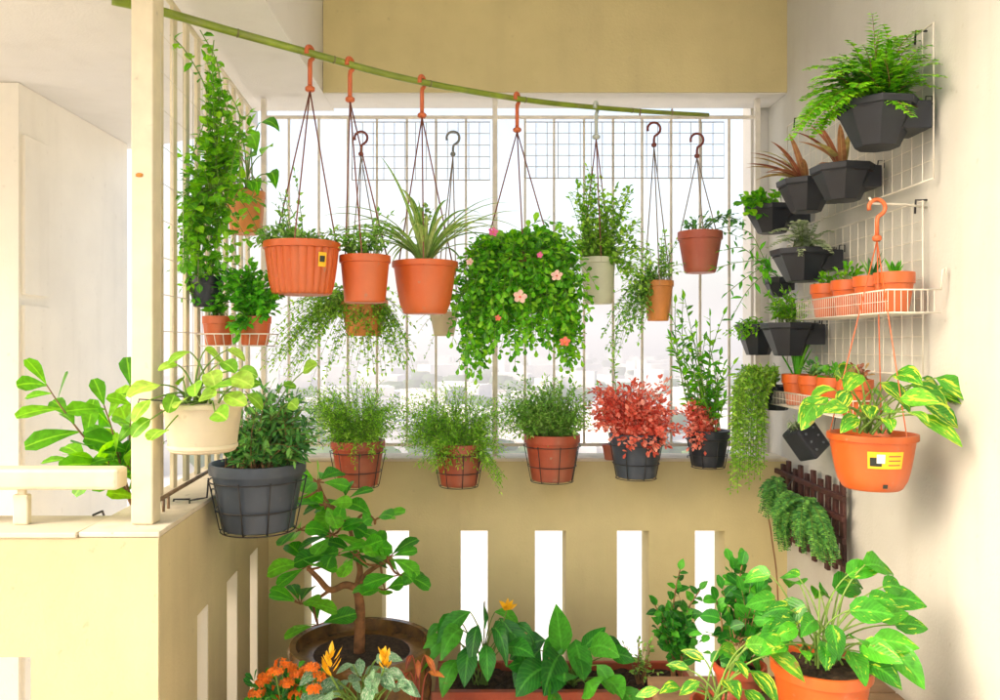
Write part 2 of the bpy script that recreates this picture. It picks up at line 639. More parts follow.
def frond(fol, stm, g, path, pl, pw, gap=.008, prof_p=.6, sr=.0012):
    n = len(path)
    tot = sum((path[i + 1] - path[i]).length for i in range(n - 1))
    stm.tube(path, [sr * (1.3 - k / n) for k in range(n)], 4, False)
    acc = done = 0
    for i in range(n - 1):
        a, b = path[i], path[i + 1]
        sl = (b - a).length
        acc += sl
        done += sl
        t = (b - a).normalized()
        sd = t.cross(UP + V((0, -.3, 0)))
        sd = sd.normalized() if sd.length > .01 else V((1, 0, 0))
        while acc > gap:
            acc -= gap
            f = done / tot
            if f < .12:
                continue
            w = math.sin(min(1, f * 1.02) ** prof_p * PI * .93) + .12
            p = b - t * min(acc, sl)
            for s in (-1, 1):
                d = sd * s + t * .45 + rnd_dir(g) * .14
                fol.leaf(p, d, UP + V((0, -.5, 0)) + rnd_dir(g) * .2, pl * w * g.uniform(.85, 1.1), pw, 'lance', .4, .2, 2)


# ------------------------------------------------------------------ pots
def pot(parent, c, r, h, mat, taper=.72, rimh=.022, segs=40, flute=0, sx=1, sy=1, rz=0, name='pot', facet=False, soil=True, ro=.94, bulge=0):
    m = MB()
    rb = r * taper
    body = []
    nb = 6
    for i in range(nb + 1):
        t = i / nb
        q = rb + (r * ro - rb) * (t if not bulge else t ** (1 / (1 + bulge)))
        body.append((q, -h + .004 + (h - rimh - .004) * t))
    pr = [(rb * .93, -h)] + body + [(r, -rimh + .001), (r * 1.005, -rimh * .4), (r, 0), (r - .006, 0.001), (r - .011, -.006), (r - .014, -.03)]
    m.lathe(c, pr, segs, flute, .05, sx, sy, rz, fl=(1, 7))
    o = m.build(name, mat, parent, smooth=not facet)
    if facet:
        md = o.modifiers.new('bevel', 'BEVEL')
        md.width = .002
        md.segments = 2
    if soil:
        g = random.Random(int(abs(c.x * 991 + c.z * 77) * 10))
        s = MB()
        vs, fs = [V((c.x, c.y, c.z - .012))], []
        K, J = 20, 4
        for j in range(1, J + 1):
            for k in range(K):
                a = 2 * PI * k / K
                q = (r - .013) * j / J
                x, y = q * math.cos(a) * sx, q * math.sin(a) * sy
                vs.append(V((c.x + x * math.cos(rz) - y * math.sin(rz), c.y + x * math.sin(rz) + y * math.cos(rz), c.z - .018 + g.uniform(-.004, .006))))
        for k in range(K):
            fs.append((0, 1 + k, 1 + (k + 1) % K))
        for j in range(J - 1):
            for k in range(K):
                a, b = 1 + j * K + k, 1 + j * K + (k + 1) % K
                fs.append((a, a + K, b + K, b))
        s.add(vs, fs)
        s.build('soil', M['soil'], o)
    return o


def wire_holder(parent, c, r, h, mat, n=8, taper=.72, wr=.0016, tie=None):
    m = MB()
    r2 = r + .006

    def ring(rr, z):
        m.tube([V((c.x + rr * math.cos(a), c.y + rr * math.sin(a), z)) for a in [2 * PI * k / 28 for k in range(29)]], wr, 5)
    ring(r2 * .97, c.z - h * .25)
    ring(r * taper + .005 + (r * (1 - taper)) * .35, c.z - h * .68)
    ring(r * taper + .004, c.z - h - .003)
    for k in range(n):
        a = 2 * PI * k / n + .2
        pts = [V((c.x + q * math.cos(a), c.y + q * math.sin(a), z)) for q, z in
               ((r2 * .97, c.z - h * .22), (r * taper + .006, c.z - h), (.01, c.z - h - .004))]
        m.tube(pts, wr, 5)
    if tie is not None:
        for p in tie:
            p = V(p)
            d = V((p.x - c.x, p.y - c.y, 0)).normalized()
            a = c + V((d.x * r2 * .97, d.y * r2 * .97, -h * .22))
            m.tube([a, V((a.x, a.y, p.z + .01)) + d * .004, p + V((0, 0, .008)), p + d * .02 + V((0, 0, .006)), p + d * .02 - V((0, 0, .02))], wr * 1.3, 5)
    return m.build('wire_holder', mat, parent, smooth='all')


def hook_pts(top, s, drop, flip=1, yaw=0):
    """question-mark crook: top is the inside of the crook where it hangs"""
    pts = []
    R0 = s / 2
    c = top - UP * (R0 - .001)
    u = V((math.cos(yaw), math.sin(yaw), 0)) * flip
    for a in range(200, -61, -20):
        pts.append(c + u * (-R0 * math.cos(R(a))) * -1 + UP * R0 * math.sin(R(a)))
    e = c - UP * R0 * 1.15
    pts += [e + u * R0 * .1, e - UP * .012, top - UP * drop]
    return pts


def hanger(root, top, rimc, r, hmat, cmat, hs=.05, drop=.09, hr=.0045, n=3, a0=.5, flip=1, cr=.0023, yaw=0, sx=1):
    m = MB()
    hp = hook_pts(top + UP * hr, hs, drop, flip, yaw)
    m.tube(hp, hr, 8)
    hb = top - UP * (drop - .004)
    m.lathe(hb - UP * .006, [(hr * 1.3, 0), (hr * 2.1, .004), (hr * 2.1, .012), (hr * 1.3, .016)], 10)
    m.build('hook', hmat, root, smooth='all')
    for k in range(n):
        a = a0 + 2 * PI * k / n
        e = rimc + V((math.cos(a) * r * sx, math.sin(a) * r, -.006))
        c = MB()
        c.tube([hb - UP * .004, (hb + e) / 2 + V((0, 0, -.004)), e, e - UP * .012], cr, 5)
        c.build('cord', cmat, root, smooth='all')


def patch(parent, name, c, r, taper, h, rimh, a0, a1, z0, z1, mat, off=.0012, ro=.94, bulge=0):
    m = MB()
    K = 8
    vs, fs = [], []
    rows = 5
    for j in range(rows):
        z = z0 + (z1 - z0) * j / (rows - 1)
        t = (z + h) / (h - rimh)
        q = r * taper + (r * ro - r * taper) * (max(0, t) if not bulge else max(0, t) ** (1 / (1 + bulge))) + off
        for k in range(K + 1):
            a = a0 + (a1 - a0) * k / K
            vs.append(c + V((q * math.cos(a), q * math.sin(a), z)))
    for j in range(rows - 1):
        for k in range(K):
            a = j * (K + 1) + k
            fs.append((a, a + 1, a + K + 2, a + K + 1))
    m.add(vs, fs)
    return m.build(name, mat, parent)


def flower(parent, p, r, mat, mat2, g, petals=5, nrm=None, name='flower'):
    m = MB()
    nrm = V(nrm).normalized() if nrm is not None else V((g.uniform(-.4, .4), -1, g.uniform(0, .5))).normalized()
    a = nrm.orthogonal().normalized()
    for k in range(petals):
        d = Matrix.Rotation(2 * PI * k / petals + g.uniform(-.1, .1), 3, nrm) @ a
        m.leaf(p, d + nrm * .25, nrm, r, r * .85, 'obovate', .1, .15, 3)
    o = m.build(name, mat, parent)
    c = MB()
    c.lathe(p + nrm * r * .08 - UP * r * .1, [(r * .08, 0), (r * .2, r * .1), (r * .08, r * .22)], 8)
    c.build('flower_centre', mat2, o)
    return o


def finish(root, fol, stm, gm, sm):
    if stm is not None and stm.v:
        stm.build('stems', sm, root, smooth='all')
    if fol is not None and fol.v:
        fol.build('foliage', gm, root, smooth='all')

# ================================================================== THE SETTING
exec_order = []
# camera
cam = bpy.data.cameras.new('camera')
co = bpy.data.objects.new('camera', cam)
COL.objects.link(co)
scene.camera = co
co.location = (0, 0, EZ)
co.rotation_euler = (R(90), 0, 0)
cam.sensor_width = 36
cam.lens = 36 * F / 1000
cam.shift_x = .02
cam.shift_y = -.005
cam.clip_start = .05
cam.clip_end = 60000

# light
SUN_AZ = R(-112)      # from behind the camera, a little to the left, veiled
SUN_EL = R(33)
w = bpy.data.worlds.new('World')
scene.world = w
w.use_nodes = True
nt = w.node_tree
bg = nt.nodes['Background']
sky = nt.nodes.new('ShaderNodeTexSky')
sky.sky_type = 'NISHITA'
sky.sun_disc = False
sky.sun_elevation = SUN_EL
sky.sun_rotation = SUN_AZ
sky.air_density = 1.0
sky.dust_density = 6
sky.ozone_density = .6
tint = nt.nodes.new('ShaderNodeMix')      # warm, dusty air
tint.data_type = 'RGBA'
tint.blend_type = 'MULTIPLY'
tint.inputs[0].default_value = 1
tint.inputs[7].default_value = (1.06, 1.0, .93, 1)
nt.links.new(sky.outputs[0], tint.inputs[6])
nt.links.new(tint.outputs[2], bg.inputs[0])
bg.inputs[1].default_value = .15
sl = bpy.data.lights.new('sun', 'SUN')
sl.energy = .5
sl.angle = R(32)
sl.color = (1, .97, .92)
so = bpy.data.objects.new('sun', sl)
COL.objects.link(so)
sd = V((math.sin(SUN_AZ) * math.cos(SUN_EL), math.cos(SUN_AZ) * math.cos(SUN_EL), math.sin(SUN_EL)))
so.rotation_euler = sd.to_track_quat('Z', 'Y').to_euler()
so.location = (0, 0, 10)
scene.view_settings.view_transform = 'Standard'
scene.view_settings.look = 'None'
scene.view_settings.exposure = 1.84
scene.view_settings.gamma = 1
scene.cycles.max_bounces = 10
scene.cycles.diffuse_bounces = 6
scene.cycles.transmission_bounces = 6

# city far below
GZ = -38.0
HAZE = .0015
m = MB()
m.add([(-8500, 8, GZ), (8500, 8, GZ), (8500, 7500, GZ), (-8500, 7500, GZ)], [(0, 1, 2, 3)])
m.add([(-8500, -2000, GZ), (8500, -2000, GZ), (8500, 8, GZ), (-8500, 8, GZ)], [(0, 1, 2, 3)])
ground = m.build('ground', surf('pale_city_ground', (.60, .59, .56, 1), .9, .05, .02), None)
settag(ground, None, None, None, 'structure')
g = random.Random(5)
m = MB()
for i in range(420):
    y = 260 + 2400 * g.random() ** 1.4
    x = g.uniform(-.62, .45) * y
    hh = g.uniform(4, 16) * (1 if y < 500 else 1.5)
    m.box((x, y, GZ + hh / 2), (g.uniform(10, 34), g.uniform(10, 34), hh), g.uniform(-.5, .5))
city = m.build('city_buildings', surf('city_render', (.62, .60, .56, 1), .8, .25, .03, col2=(.34, .36, .40, 1)))
settag(city, 'pale hazy city rooftops far below the balcony grille', 'city', None, 'stuff')
m = MB()
for i in range(900):
    y = 240 + 2300 * g.random() ** 1.4
    x = g.uniform(-.62, .45) * y
    s = g.uniform(3, 8)
    c = V((x, y, GZ + s))
    vs = [c + V((s * g.uniform(.8, 1.6) * math.cos(a) * math.cos(e), s * g.uniform(.8, 1.6) * math.sin(a) * math.cos(e), s * math.sin(e)))
          for e in (-.8, 0, .8) for a in [k * PI / 3 for k in range(6)]]
    fs = [(j * 6 + k, j * 6 + (k + 1) % 6, j * 6 + 6 + (k + 1) % 6, j * 6 + 6 + k) for j in range(2) for k in range(6)] + [(12, 13, 14, 15, 16, 17)]
    m.add(vs, fs)
wood = m.build('distant_trees', surf('distant_tree_leaf', (.06, .12, .04, 1), .9, .2, .1), smooth='all')
settag(wood, 'far-off treetops between the city rooftops below the grille', 'trees', None, 'stuff')
m = MB()
vs, fs = [], []
K = 160
for i in range(K + 1):
    x = -6500 + 13000 * i / K
    h = 6 + 15 * math.sin(i * .13) + 9 * math.sin(i * .31 + 1) + 4 * math.sin(i * .83)
    for (yy, z) in ((3400, GZ), (3800, GZ + h * .7), (4300, GZ + 30 + h), (6000, GZ)):
        vs.append((x, yy + 120 * math.sin(i * .4), z))
for i in range(K):
    for j in range(3):
        a = i * 4 + j
        fs.append((a, a + 4, a + 5, a + 1))
m.add(vs, fs)
hills = m.build('hills', surf('hill_cover', (.05, .09, .06, 1), .9, .2, .004), smooth='all')
settag(hills, None, None, None, 'structure')

m = MB()
m.box((0, 2800, (GZ - 1 + 66) / 2), (17600, 10200, 66 - (GZ - 1)))
hm, hnt, hout = newmat('haze_air')
pv = hnt.nodes.new('ShaderNodeVolumePrincipled')
pv.inputs['Color'].default_value = (.93, .96, 1, 1)
pv.inputs['Density'].default_value = HAZE
pv.inputs['Anisotropy'].default_value = .2
hnt.links.new(pv.outputs[0], hout.inputs['Volume'])
hz = m.build('haze', hm)
settag(hz, 'pale daylight haze filling the air over the city', 'haze', None, 'stuff')

# ---- balcony shell
XR = 1.19
A = V((-.75, 1.87, 0))    # near inner corner of the low wall
B = V((-.82, 3.1, 0))     # far inner corner
PT = 1.10                 # parapet top
m = MB()
m.prism([(-3.6, -1.2), (XR, -1.2), (XR, 3.1), (-.82, 3.1), (-.75, 1.87), (-3.6, 1.87)], -.2, 0)
fl = m.build('floor', M['tile'])
settag(fl, None, None, None, 'structure')


def wall_with_slots(poly_fn, u0, u1, z0, z1, slots, out):
    """poly_fn(ua, ub) gives the plan quad of the wall between ua and ub; slots = (ua, ub, za, zb)"""
    u = u0
    for (a, b, za, zb) in sorted(slots):
        out.prism(poly_fn(u, a), z0, z1)
        out.prism(poly_fn(a, b), z0, za)
        out.prism(poly_fn(a, b), zb, z1)
        u = b
    out.prism(poly_fn(u, u1), z0, z1)


def sill(name_parent, poly):
    s = MB()
    s.prism(poly, PT - .001, PT + .012)
    return s.build('coping', M['coping'], name_parent, bevel=.003)


# far low wall
far = thing('parapet_wall', 'olive yellow low wall with tall narrow slots behind the floor plants', 'wall', (.2, 3.1, 0))
m = MB()
sl_ = []
for px0, px1 in ((304, 331), (382, 409), (460, 488), (535, 566), (617, 649), (695, 725)):
    sl_.append(((px0 - CX) / F * 3.1, (px1 - CX) / F * 3.1, .21, .83))
wall_with_slots(lambda a, b: [(a, 3.1), (b, 3.1), (b, 3.24), (a, 3.24)], -.96, XR, 0, PT - .001, sl_, m)
m.build('wall', M['plaster_olive'], far)
sill(far, [(-.96, 3.095), (XR, 3.095), (XR, 3.245), (-.96, 3.245)])
# left side low wall
lw = thing('parapet_wall', 'cream low wall with slots running away below the side grille', 'wall', (-.8, 2.4, 0))


def side_poly(a, b, t=.19):
    def X(y):
        return A.x + (B.x - A.x) * (y - A.y) / (B.y - A.y)
    return [(X(a), a), (X(a) - t, a), (X(b) - t, b), (X(b), b)]


m = MB()
wall_with_slots(lambda a, b: side_poly(a, b), 1.872, 3.0975, 0, PT - .001, [(2.17, 2.28, .2, .815), (2.48, 2.62, .2, .815), (2.79, 2.92, .2, .815)], m)
m.build('wall', M['plaster_yellow'], lw)
for ya, yb in ((2.17, 2.28), (2.48, 2.62), (2.79, 2.92)):  # white strips added on the far jambs, daylight in the slots painted as colour
    xa = A.x + (B.x - A.x) * (yb - A.y) / (B.y - A.y)
    ln = MB()
    ln.prism([(xa - .002, yb - .006), (xa - .002, yb - .0005), (xa - .19, yb - .0005), (xa - .19, yb - .006)], .205, .81)
    ln.build('slot_daylight_strip', M['white_ink_and_slot_daylight'], lw)
sill(lw, side_poly(1.872, 3.092, .19))
# left front low wall
lf = thing('parapet_wall', 'plain yellow cream low wall at the left under the handrail', 'wall', (-1.6, 1.95, 0))
m = MB()
wall_with_slots(lambda a, b: [(a, 1.87), (b, 1.87), (b, 2.05), (a, 2.05)], -3.6, -.94, 0, PT - .001, [(-1.75, -1.05, .2, .82)], m)
m.prism([(-.94, 1.87), (-.752, 1.87), (-.752, 1.8705), (-.94, 2.05)], 0, PT - .001)
m.build('wall', M['plaster_yellow'], lf)
s = MB()
s.prism([(-3.6, 1.865), (-.942, 1.865), (-.942, 2.055), (-3.6, 2.055)], PT - .001, PT + .012)
s.build('coping', M['coping'], lf, bevel=.003)
# right wall
rw = thing('side_wall', 'tall pale grey plaster wall on the right holding the planters', 'wall', (XR, 1.5, 0))
m = MB()
m.box(((XR + .1), 1.15, 1.5), (.2, 4.3, 3.26))
m.build('wall', M['plaster_grey'], rw)
m = MB()
m.box((1.155 + .01, 3.36, 1.5), (.09, .10, 3.0))
m.build('window_jamb', M['plaster_white'], rw)
# ceiling beams
bm_ = thing('ceiling_beam', 'olive yellow ceiling beam above the far grille', 'beam', (.3, 3.17, 2.53))
m = MB()
m.box(((-.608 + XR) / 2, 3.2, 2.53 + .3), (XR + .608, .2, .6))
m.build('beam', M['plaster_olive'], bm_)
m = MB()
m.box(((-.608 + XR) / 2, 3.2, 2.528), (XR + .608 - .004, .19, .006))
m.build('soffit', M['plaster_white'], bm_)  # pale plate added under the beam, daylight on its underside put into the colour
lb = thing('ceiling_slab', 'white flat soffit over the left side of the balcony', 'soffit', (-2, 2, 2.53))
m = MB()
m.prism([(-3.6, 1.35), (-.61, 1.35), (-.61, 3.35), (-1.0, 3.35), (-1.0, 3.6), (-1.715, 4.0), (-3.6, 4.0)], 2.53, 3.13)
m.build('soffit', M['plaster_white'], lb)
m = MB()
m.prism([(-3.6, 1.35), (XR + .2, 1.35), (XR + .2, 3.3), (-3.6, 3.3)], 3.134, 3.3)
ce = m.build('ceiling', M['plaster_white'])
settag(ce, None, None, None, 'structure')

# neighbouring wing on the left
nb = thing('neighbouring_wing', 'cream rendered wall of the building outside at the far left', 'building', (-2.4, 3.5, -3))
m = MB()
m.prism([(-5.5, 2.98), (-1.72, 2.98), (-1.72, 3.9), (-5.5, 3.9)], -12, 2.528)
m.build('wall', M['plaster_cream'], nb)
m = MB()
for x0, x1, z0, z1 in ((-2.1, -1.79, 1.74, 2.33), (-2.1, -1.78, -.5, 1.73 - .02)):
    pass
# shallow raised mouldings on the return wall that faces the balcony
for (y0, y1, z0, z1) in ((3.0, 3.17, 1.74, 2.34), (3.0, 3.18, .2, 1.70)):
    m.box((-1.716, (y0 + y1) / 2, (z0 + z1) / 2), (.02, y1 - y0, z1 - z0))
m.build('panel', M['plaster_cream'], nb, bevel=.003)

# ---- metal work
post = thing('metal_post', 'cream square metal post standing on the low wall corner', 'post', (-.80, 1.96, PT))
m = MB()
m.box((-.8225 + .0, 1.97, (PT + .012 + 2.53) / 2), (.054, .05, 2.53 - PT - .014))
m.build('shaft', M['cream_metal'], post, bevel=.004)
m = MB()
z = P(143, 175, 1.945).z
m.lathe(V((-.828, 1.9445, z)), [(.004, -.005), (.009, -.003), (.009, .003), (.004, .005)], 12, sy=.3)
m.build('rust_spot', surf('rust', (.5, .22, .04, 1), .8, .2, 60), post)

rail = thing('handrail', 'thick cream handrail on short posts over the left low wall', 'handrail', (-1.4, 1.96, PT))
m = MB()
zr = P(0, 478, 1.95).z
m.box(((-3.5 - .872) / 2, 1.955, zr), (3.5 - .872, .06, .052))
m.build('rail', M['cream_metal'], rail, bevel=.009)
for px in (21, -170, -360):
    m = MB()
    x = P(px, 500, 1.95).x
    m.box((x, 1.955, (PT + .012 + zr - .04) / 2), (.038, .02, zr - .04 - PT - .012))
    m.box((x, 1.955, zr - .034), (.02, .014, .02))
    m.build('post', M['cream_metal'], rail, bevel=.004)

grf = thing('metal_grille', 'long grille of thin upright bars behind the hanging pots', 'grille', (.1, 3.17, PT))
GY = 3.17
for k, px in enumerate([289, 319, 348, 377, 407, 436, 466, 525, 554, 584, 613, 642, 671, 700, 729]):
    m = MB()
    x = (px - CX) / F * GY
    m.box((x, GY, (PT + .05 + 2.448) / 2), (.0085, .012, 2.448 - PT - .05))
    m.build('bar', M['grille_metal'], grf)
for px in (264, 495, 757):
    m = MB()
    m.box(((px - CX) / F * GY, GY, (PT + .012 + 2.525) / 2), (.02, .022, 2.525 - PT - .012))
    m.build('post', M['grille_metal'], grf, bevel=.002)
for z in (2.452, 1.155):
    m = MB()
    m.box(((264 + 757 - 2 * CX) / 2 / F * GY, GY, z), ((757 - 264) / F * GY - .02, .014, .012))
    m.build('rail', M['grille_metal'], grf)
gls = thing('metal_grille', 'side grille of flat cream bars beside the corner post', 'grille', (-.87, 2.5, PT))
y = 2.07


def gx(y):
    return -.822 + (-.90 + .822) * (y - 1.97) / 1.15


while y < 3.12:
    m = MB()
    m.box((gx(y), y, (1.16 + 2.47) / 2), (.011, .028, 2.47 - 1.16))
    m.build('bar', M['cream_metal'], gls, bevel=.002)
    y += .114
for z, r, mt in ((2.475, .008, 'cream_metal'), (1.15, .006, 'rail_brown')):
    m = MB()
    m.tube([V((gx(2.0), 2.0, z)), V((gx(3.15), 3.15, z))], r, 8)
    m.build('rail', M[mt], gls, smooth='all')
for y in (2.1, 2.14, 2.7, 3.1):
    m = MB()
    m.tube([V((gx(y), y, 1.145)), V((gx(y), y, PT + .011))], .004, 6)
    m.build('foot', M['rail_brown'], gls, smooth='all')

# thin wire net on the side grille
net = thing('wire_net', 'thin wire net tied behind the climbing plants at the side grille', 'net', (-.80, 2.5, 1.3))
m = MB()
for k in range(12):
    z = 1.3 + k * .095
    m.tube([V((gx(2.01) + .013, 2.01, z)), V((gx(3.05) + .013, 3.05, z))], .0011, 4)
for y in [2.03 + .095 * k for k in range(11)]:
    m.tube([V((gx(y) + .015, y, 1.3)), V((gx(y) + .015, y, 2.345))], .0011, 4)
m.build('wire', M['wire'], net)


def mesh_panel(name, label, o, u, v, lu, lv, nu, nv, wr=.0013, fr=.0024, n=None, mat='wire'):
    t = thing(name, label, 'wire grid', o)
    u, v = V(u).normalized(), V(v).normalized()
    fm = MB()
    fm.tube([o, o + u * lu, o + u * lu + v * lv, o + v * lv, o], fr, 6)
    fm.build('frame', M[mat], t, smooth='all')
    wm = MB()
    for i in range(1, nu):
        wm.tube([o + u * lu * i / nu, o + u * lu * i / nu + v * lv], wr, 4, False)
    q = u.cross(v) * wr * 2
    for i in range(1, nv):
        wm.tube([o + v * lv * i / nv + q, o + v * lv * i / nv + u * lu + q], wr, 4, False)
    wm.build('mesh', M[mat], t)
    return t


a, b = P(352, 180, 3.15), P(490, 122, 3.15)
mesh_panel('hanging_grid', 'left wire mesh panel tied to the top of the far grille', a, (1, 0, 0), (0, 0, 1), b.x - a.x, b.z - a.z, 13, 5, .0014, .0022, mat='mesh_grey')
a, b = P(525, 178, 3.15), P(724, 122, 3.15)
mesh_panel('hanging_grid', 'right wire mesh panel tied to the top of the far grille', a, (1, 0, 0), (0, 0, 1), b.x - a.x, b.z - a.z, 18, 5, .0014, .0022, mat='mesh_grey')
XW = XR - .022
up_panel = mesh_panel('hanging_grid', 'upper wire mesh panel on the right wall behind the black planters', V((XW, 2.06, 1.98)), (0, 1, 0), (0, 0, 1), .98, .40, 19, 8, .0012, .0022)
lo_panel = mesh_panel('hanging_grid', 'lower wire mesh panel on the right wall behind the small terracotta pots', V((XW, 2.11, 1.47)), (0, 1, 0), (0, 0, 1), .93, .46, 18, 9, .0012, .0022)
for pn, zz in ((up_panel, 2.38), (lo_panel, 1.93)):
    for yy in (2.13, 2.95):
        m = MB()
        m.tube([V((XR, yy, zz + .006)), V((XW - .008, yy, zz + .006)), V((XW - .010, yy, zz - .03))], .0028, 6)
        m.build('wall_hook', M['wire_black'], pn, smooth='all')
m = MB()
HK = P(877, 202, 2.07)
m.tube([V((XR, 2.13, HK.z - .004)), V((XW - .05, 2.10, HK.z - .001)), V((HK.x - .012, 2.07, HK.z - .004)), V((HK.x - .02, 2.07, HK.z + .012))], .003, 6)
m.build('bracket_arm', M['wire'], lo_panel, smooth='all')

# bamboo pole
pole = thing('bamboo_pole', 'long green bamboo pole sagging across under the ceiling', 'pole', P(423, 85, 2.49))


def poleY(px):
    return 2.595 / (1 - .58 * (px - CX) / F)


pp = [(112, 0), (160, 11), (230, 31), (310, 53), (390, 75), (470, 91), (550, 103), (640, 111), (708, 115)]
pl = cat([P(a, b, poleY(a)) for a, b in pp], 10)
m = MB()
n = len(pl)
m.tube(pl, [.0125 - .0045 * i / n for i in range(n)], 12)
m.build('cane', M['bamboo'], pole, smooth='all')
for i in (9, 21, 33, 45, 57, 69):
    m = MB()
    d = (pl[i + 1] - pl[i]).normalized() * .003
    rr = .0125 - .0045 * i / n + .0012
    m.tube([pl[i] - d, pl[i], pl[i] + d], [rr - .001, rr, rr - .001], 12)
    m.build('cane_joint', M['node'], pole, smooth='all')
for px in (640, 672):
    m = MB()
    c = P(px, 112, poleY(px))
    m.tube([c + V((.0, .012 * math.cos(a), .012 * math.sin(a))) for a in [k * PI / 6 for k in range(13)]], .002, 5)
    m.build('tie', M['rail_brown'], pole)


def on_pole(px):
    return min(pl, key=lambda q: abs((q.x / q.y * F + CX) - px)).copy()


# ================================================================== HANGING PLANTS
def pole_plant(name, label, px, py, Y, wpx, hpx, mat, hookpx, hookmat=None, cords=3, **kw):
    k = Y / F
    c = P(px, py, Y)
    r, h = wpx / 2 * k, hpx * k
    root = thing(name, label, 'hanging plant', c - UP * h)
    pot(root, c, r, h, M[mat], **kw)
    hk = on_pole(hookpx) + UP * .010
    hanger(root, hk, c, r * .97, hookmat or M['hook_orange'], M['cord'], hs=.036, drop=.12, hr=.0068, n=cords, a0=.55, yaw=1.2)
    m = MB()
    m.box(hk + V((-.004, -.012, -.028)), (.018, .006, .034))
    return root, c, r, h


g = random.Random(11)
# A fluted bowl
ra, c, r, h = pole_plant('hanging_plant', 'wide ribbed orange bowl hung on the bamboo pole with sparse trailing leaves', 302, 243, 2.31, 76, 52, 'terra', 307,
                         taper=.76, flute=26, segs=156, cords=3, rimh=.02, bulge=.5)
pt = [o for o in ra.children if o.name.startswith('pot')][0]
patch(pt, 'sticker', c, r, .76, h, .02, R(-52), R(-38), -.075, -.035, M['yellow_sticker'], .0045, bulge=.5)
patch(pt, 'sticker_print', c, r, .76, h, .02, R(-50), R(-41), -.062, -.045, M['black_ink'], .0055, bulge=.5)
fol, stm = MB(), MB()
bush(fol, stm, g, c - UP * .01, r * .8, [E(298, 238, 2.31, 34, 7, .08, 2), E(256, 240, 2.3, 14, 8, .04, 1.4), E(285, 205, 2.33, 14, 34, .03, .8), E(343, 240, 2.3, 10, 8, .03, .6)],
     60, .026, .015, 'ovate', .013, .5)
finish(ra, fol, stm, G['soft'], M['stem_green'])
# B
rb_, c, r, h = pole_plant('hanging_plant', 'plain orange pot hung on the bamboo pole between the ribbed bowl and the spider plant', 365, 256, 2.37, 51, 47, 'terra', 351, taper=.8)
fol, stm = MB(), MB()
bush(fol, stm, g, c - UP * .01, r * .7, [E(362, 240, 2.37, 24, 14, .06, 2), E(340, 236, 2.33, 12, 10, .04), E(385, 228, 2.37, 12, 18, .03)], 46, .026, .016, 'ovate', .013, .5)
finish(rb_, fol, stm, G['soft'], M['stem_green'])
# C spider plant
rc_, c, r, h = pole_plant('hanging_plant', 'smooth orange pot with arching spider plant hung on the bamboo pole', 425, 262, 2.49, 66, 52, 'terra', 423, taper=.66, rimh=.018, bulge=.6)
fol = MB()
straps(fol, g, c - UP * .005, .02, 50, .36, .014, 1.55, (.7, 1.7), seg=12)
straps(fol, g, c - UP * .005, .02, 18, .20, .014, 1.0, (.8, 2.2), seg=9)
stm = MB()
bush(fol, stm, g, c, .02, [E(422, 213, 2.45, 14, 9, .03)], 7, .022, .018, 'round', .014, .2, t0=.7)
finish(rc_, fol, stm, G['spider'], M['stem_green'])
# D bushy flowering
hk = on_pole(515)
Y = 2.68
c = P(520, 262, Y)
r, h = 46 * Y / F, .13
rd = thing('hanging_plant', 'large bushy trailing plant with pale pink flowers hung on the bamboo pole', 'hanging plant', c - UP * h)
pot(rd, c, r, h, M['terra_dark'], taper=.7)
hanger(rd, hk + UP * .010, c, r * .97, M['hook_orange'], M['cord'], hs=.036, drop=.12, hr=.0068, n=3, a0=.55, yaw=1.2)
fol, stm = MB(), MB()
bush(fol, stm, g, c, r * .9, [E(482, 298, 2.56, 32, 54, .08, 2.4), E(520, 300, 2.50, 40, 54, .06, 3.4), E(562, 290, 2.56, 28, 50, .08, 2.4), E(475, 345, 2.62, 24, 34, .07, 1.5), E(570, 345, 2.64, 14, 26, .05, 1.0),
                              E(520, 250, 2.66, 62, 14, .10, 1.8), E(520, 330, 2.6, 40, 24, .08, 1)],
     470, .033, .023, 'obovate', .014, .75, t0=.12, face=.7)
finish(rd, fol, stm, G['vivid'], M['stem_green'])
for (a, b), mt, s in zip([(520, 297), (557, 276), (565, 342), (493, 232), (470, 262), (498, 318), (540, 255)], ['petal_pink', 'petal_pink', 'petal_coral', 'petal_mag', 'petal_pink', 'petal_coral', 'petal_mag'], [.022, .019, .017, .016, .012, .010, .010]):
    flower(rd, P(a, b, 2.41), s, M[mt], M['petal_coral'] if mt == 'petal_pink' else M['petal_yellow'], g)
# E pale pot
re_, c, r, h = pole_plant('hanging_plant', 'pale green pot with tall weedy shoots hung by a white hook', 598, 258, 2.88, 36, 46, 'pale_pot', 596, hookmat=M['hook_white'], taper=.78)
fol, stm = MB(), MB()
bush(fol, stm, g, c, r * .8, [E(592, 240, 2.86, 24, 20, .07, 2), E(583, 195, 2.86, 12, 26, .05, 1.0), E(622, 215, 2.86, 16, 30, .05, 1.3), E(638, 262, 2.8, 18, 34, .05, 1.8), E(607, 200, 2.86, 26, 22, .05, 1), E(560, 240, 2.86, 12, 20, .04, .7)],
     150, .026, .019, 'ovate', .015, .3, t0=.15, sr=.0012)
finish(re_, fol, stm, G['lime'], M['stem_green'])


def grille_plant(label, px, py, Y, wpx, hpx, mat, hx, hy, hmat, **kw):
    c = P(px, py, Y)
    r, h = wpx / 2 * Y / F, hpx * Y / F
    root = thing('hanging_plant', label, 'hanging plant', c - UP * h)
    pot(root, c, r, h, M[mat], **kw)
    hanger(root, P(hx, hy, 3.13), c, r * .97, hmat, M['cord_pale'], hs=.05, drop=.088, hr=.005, n=3, a0=.4)
    return root, c, r, h


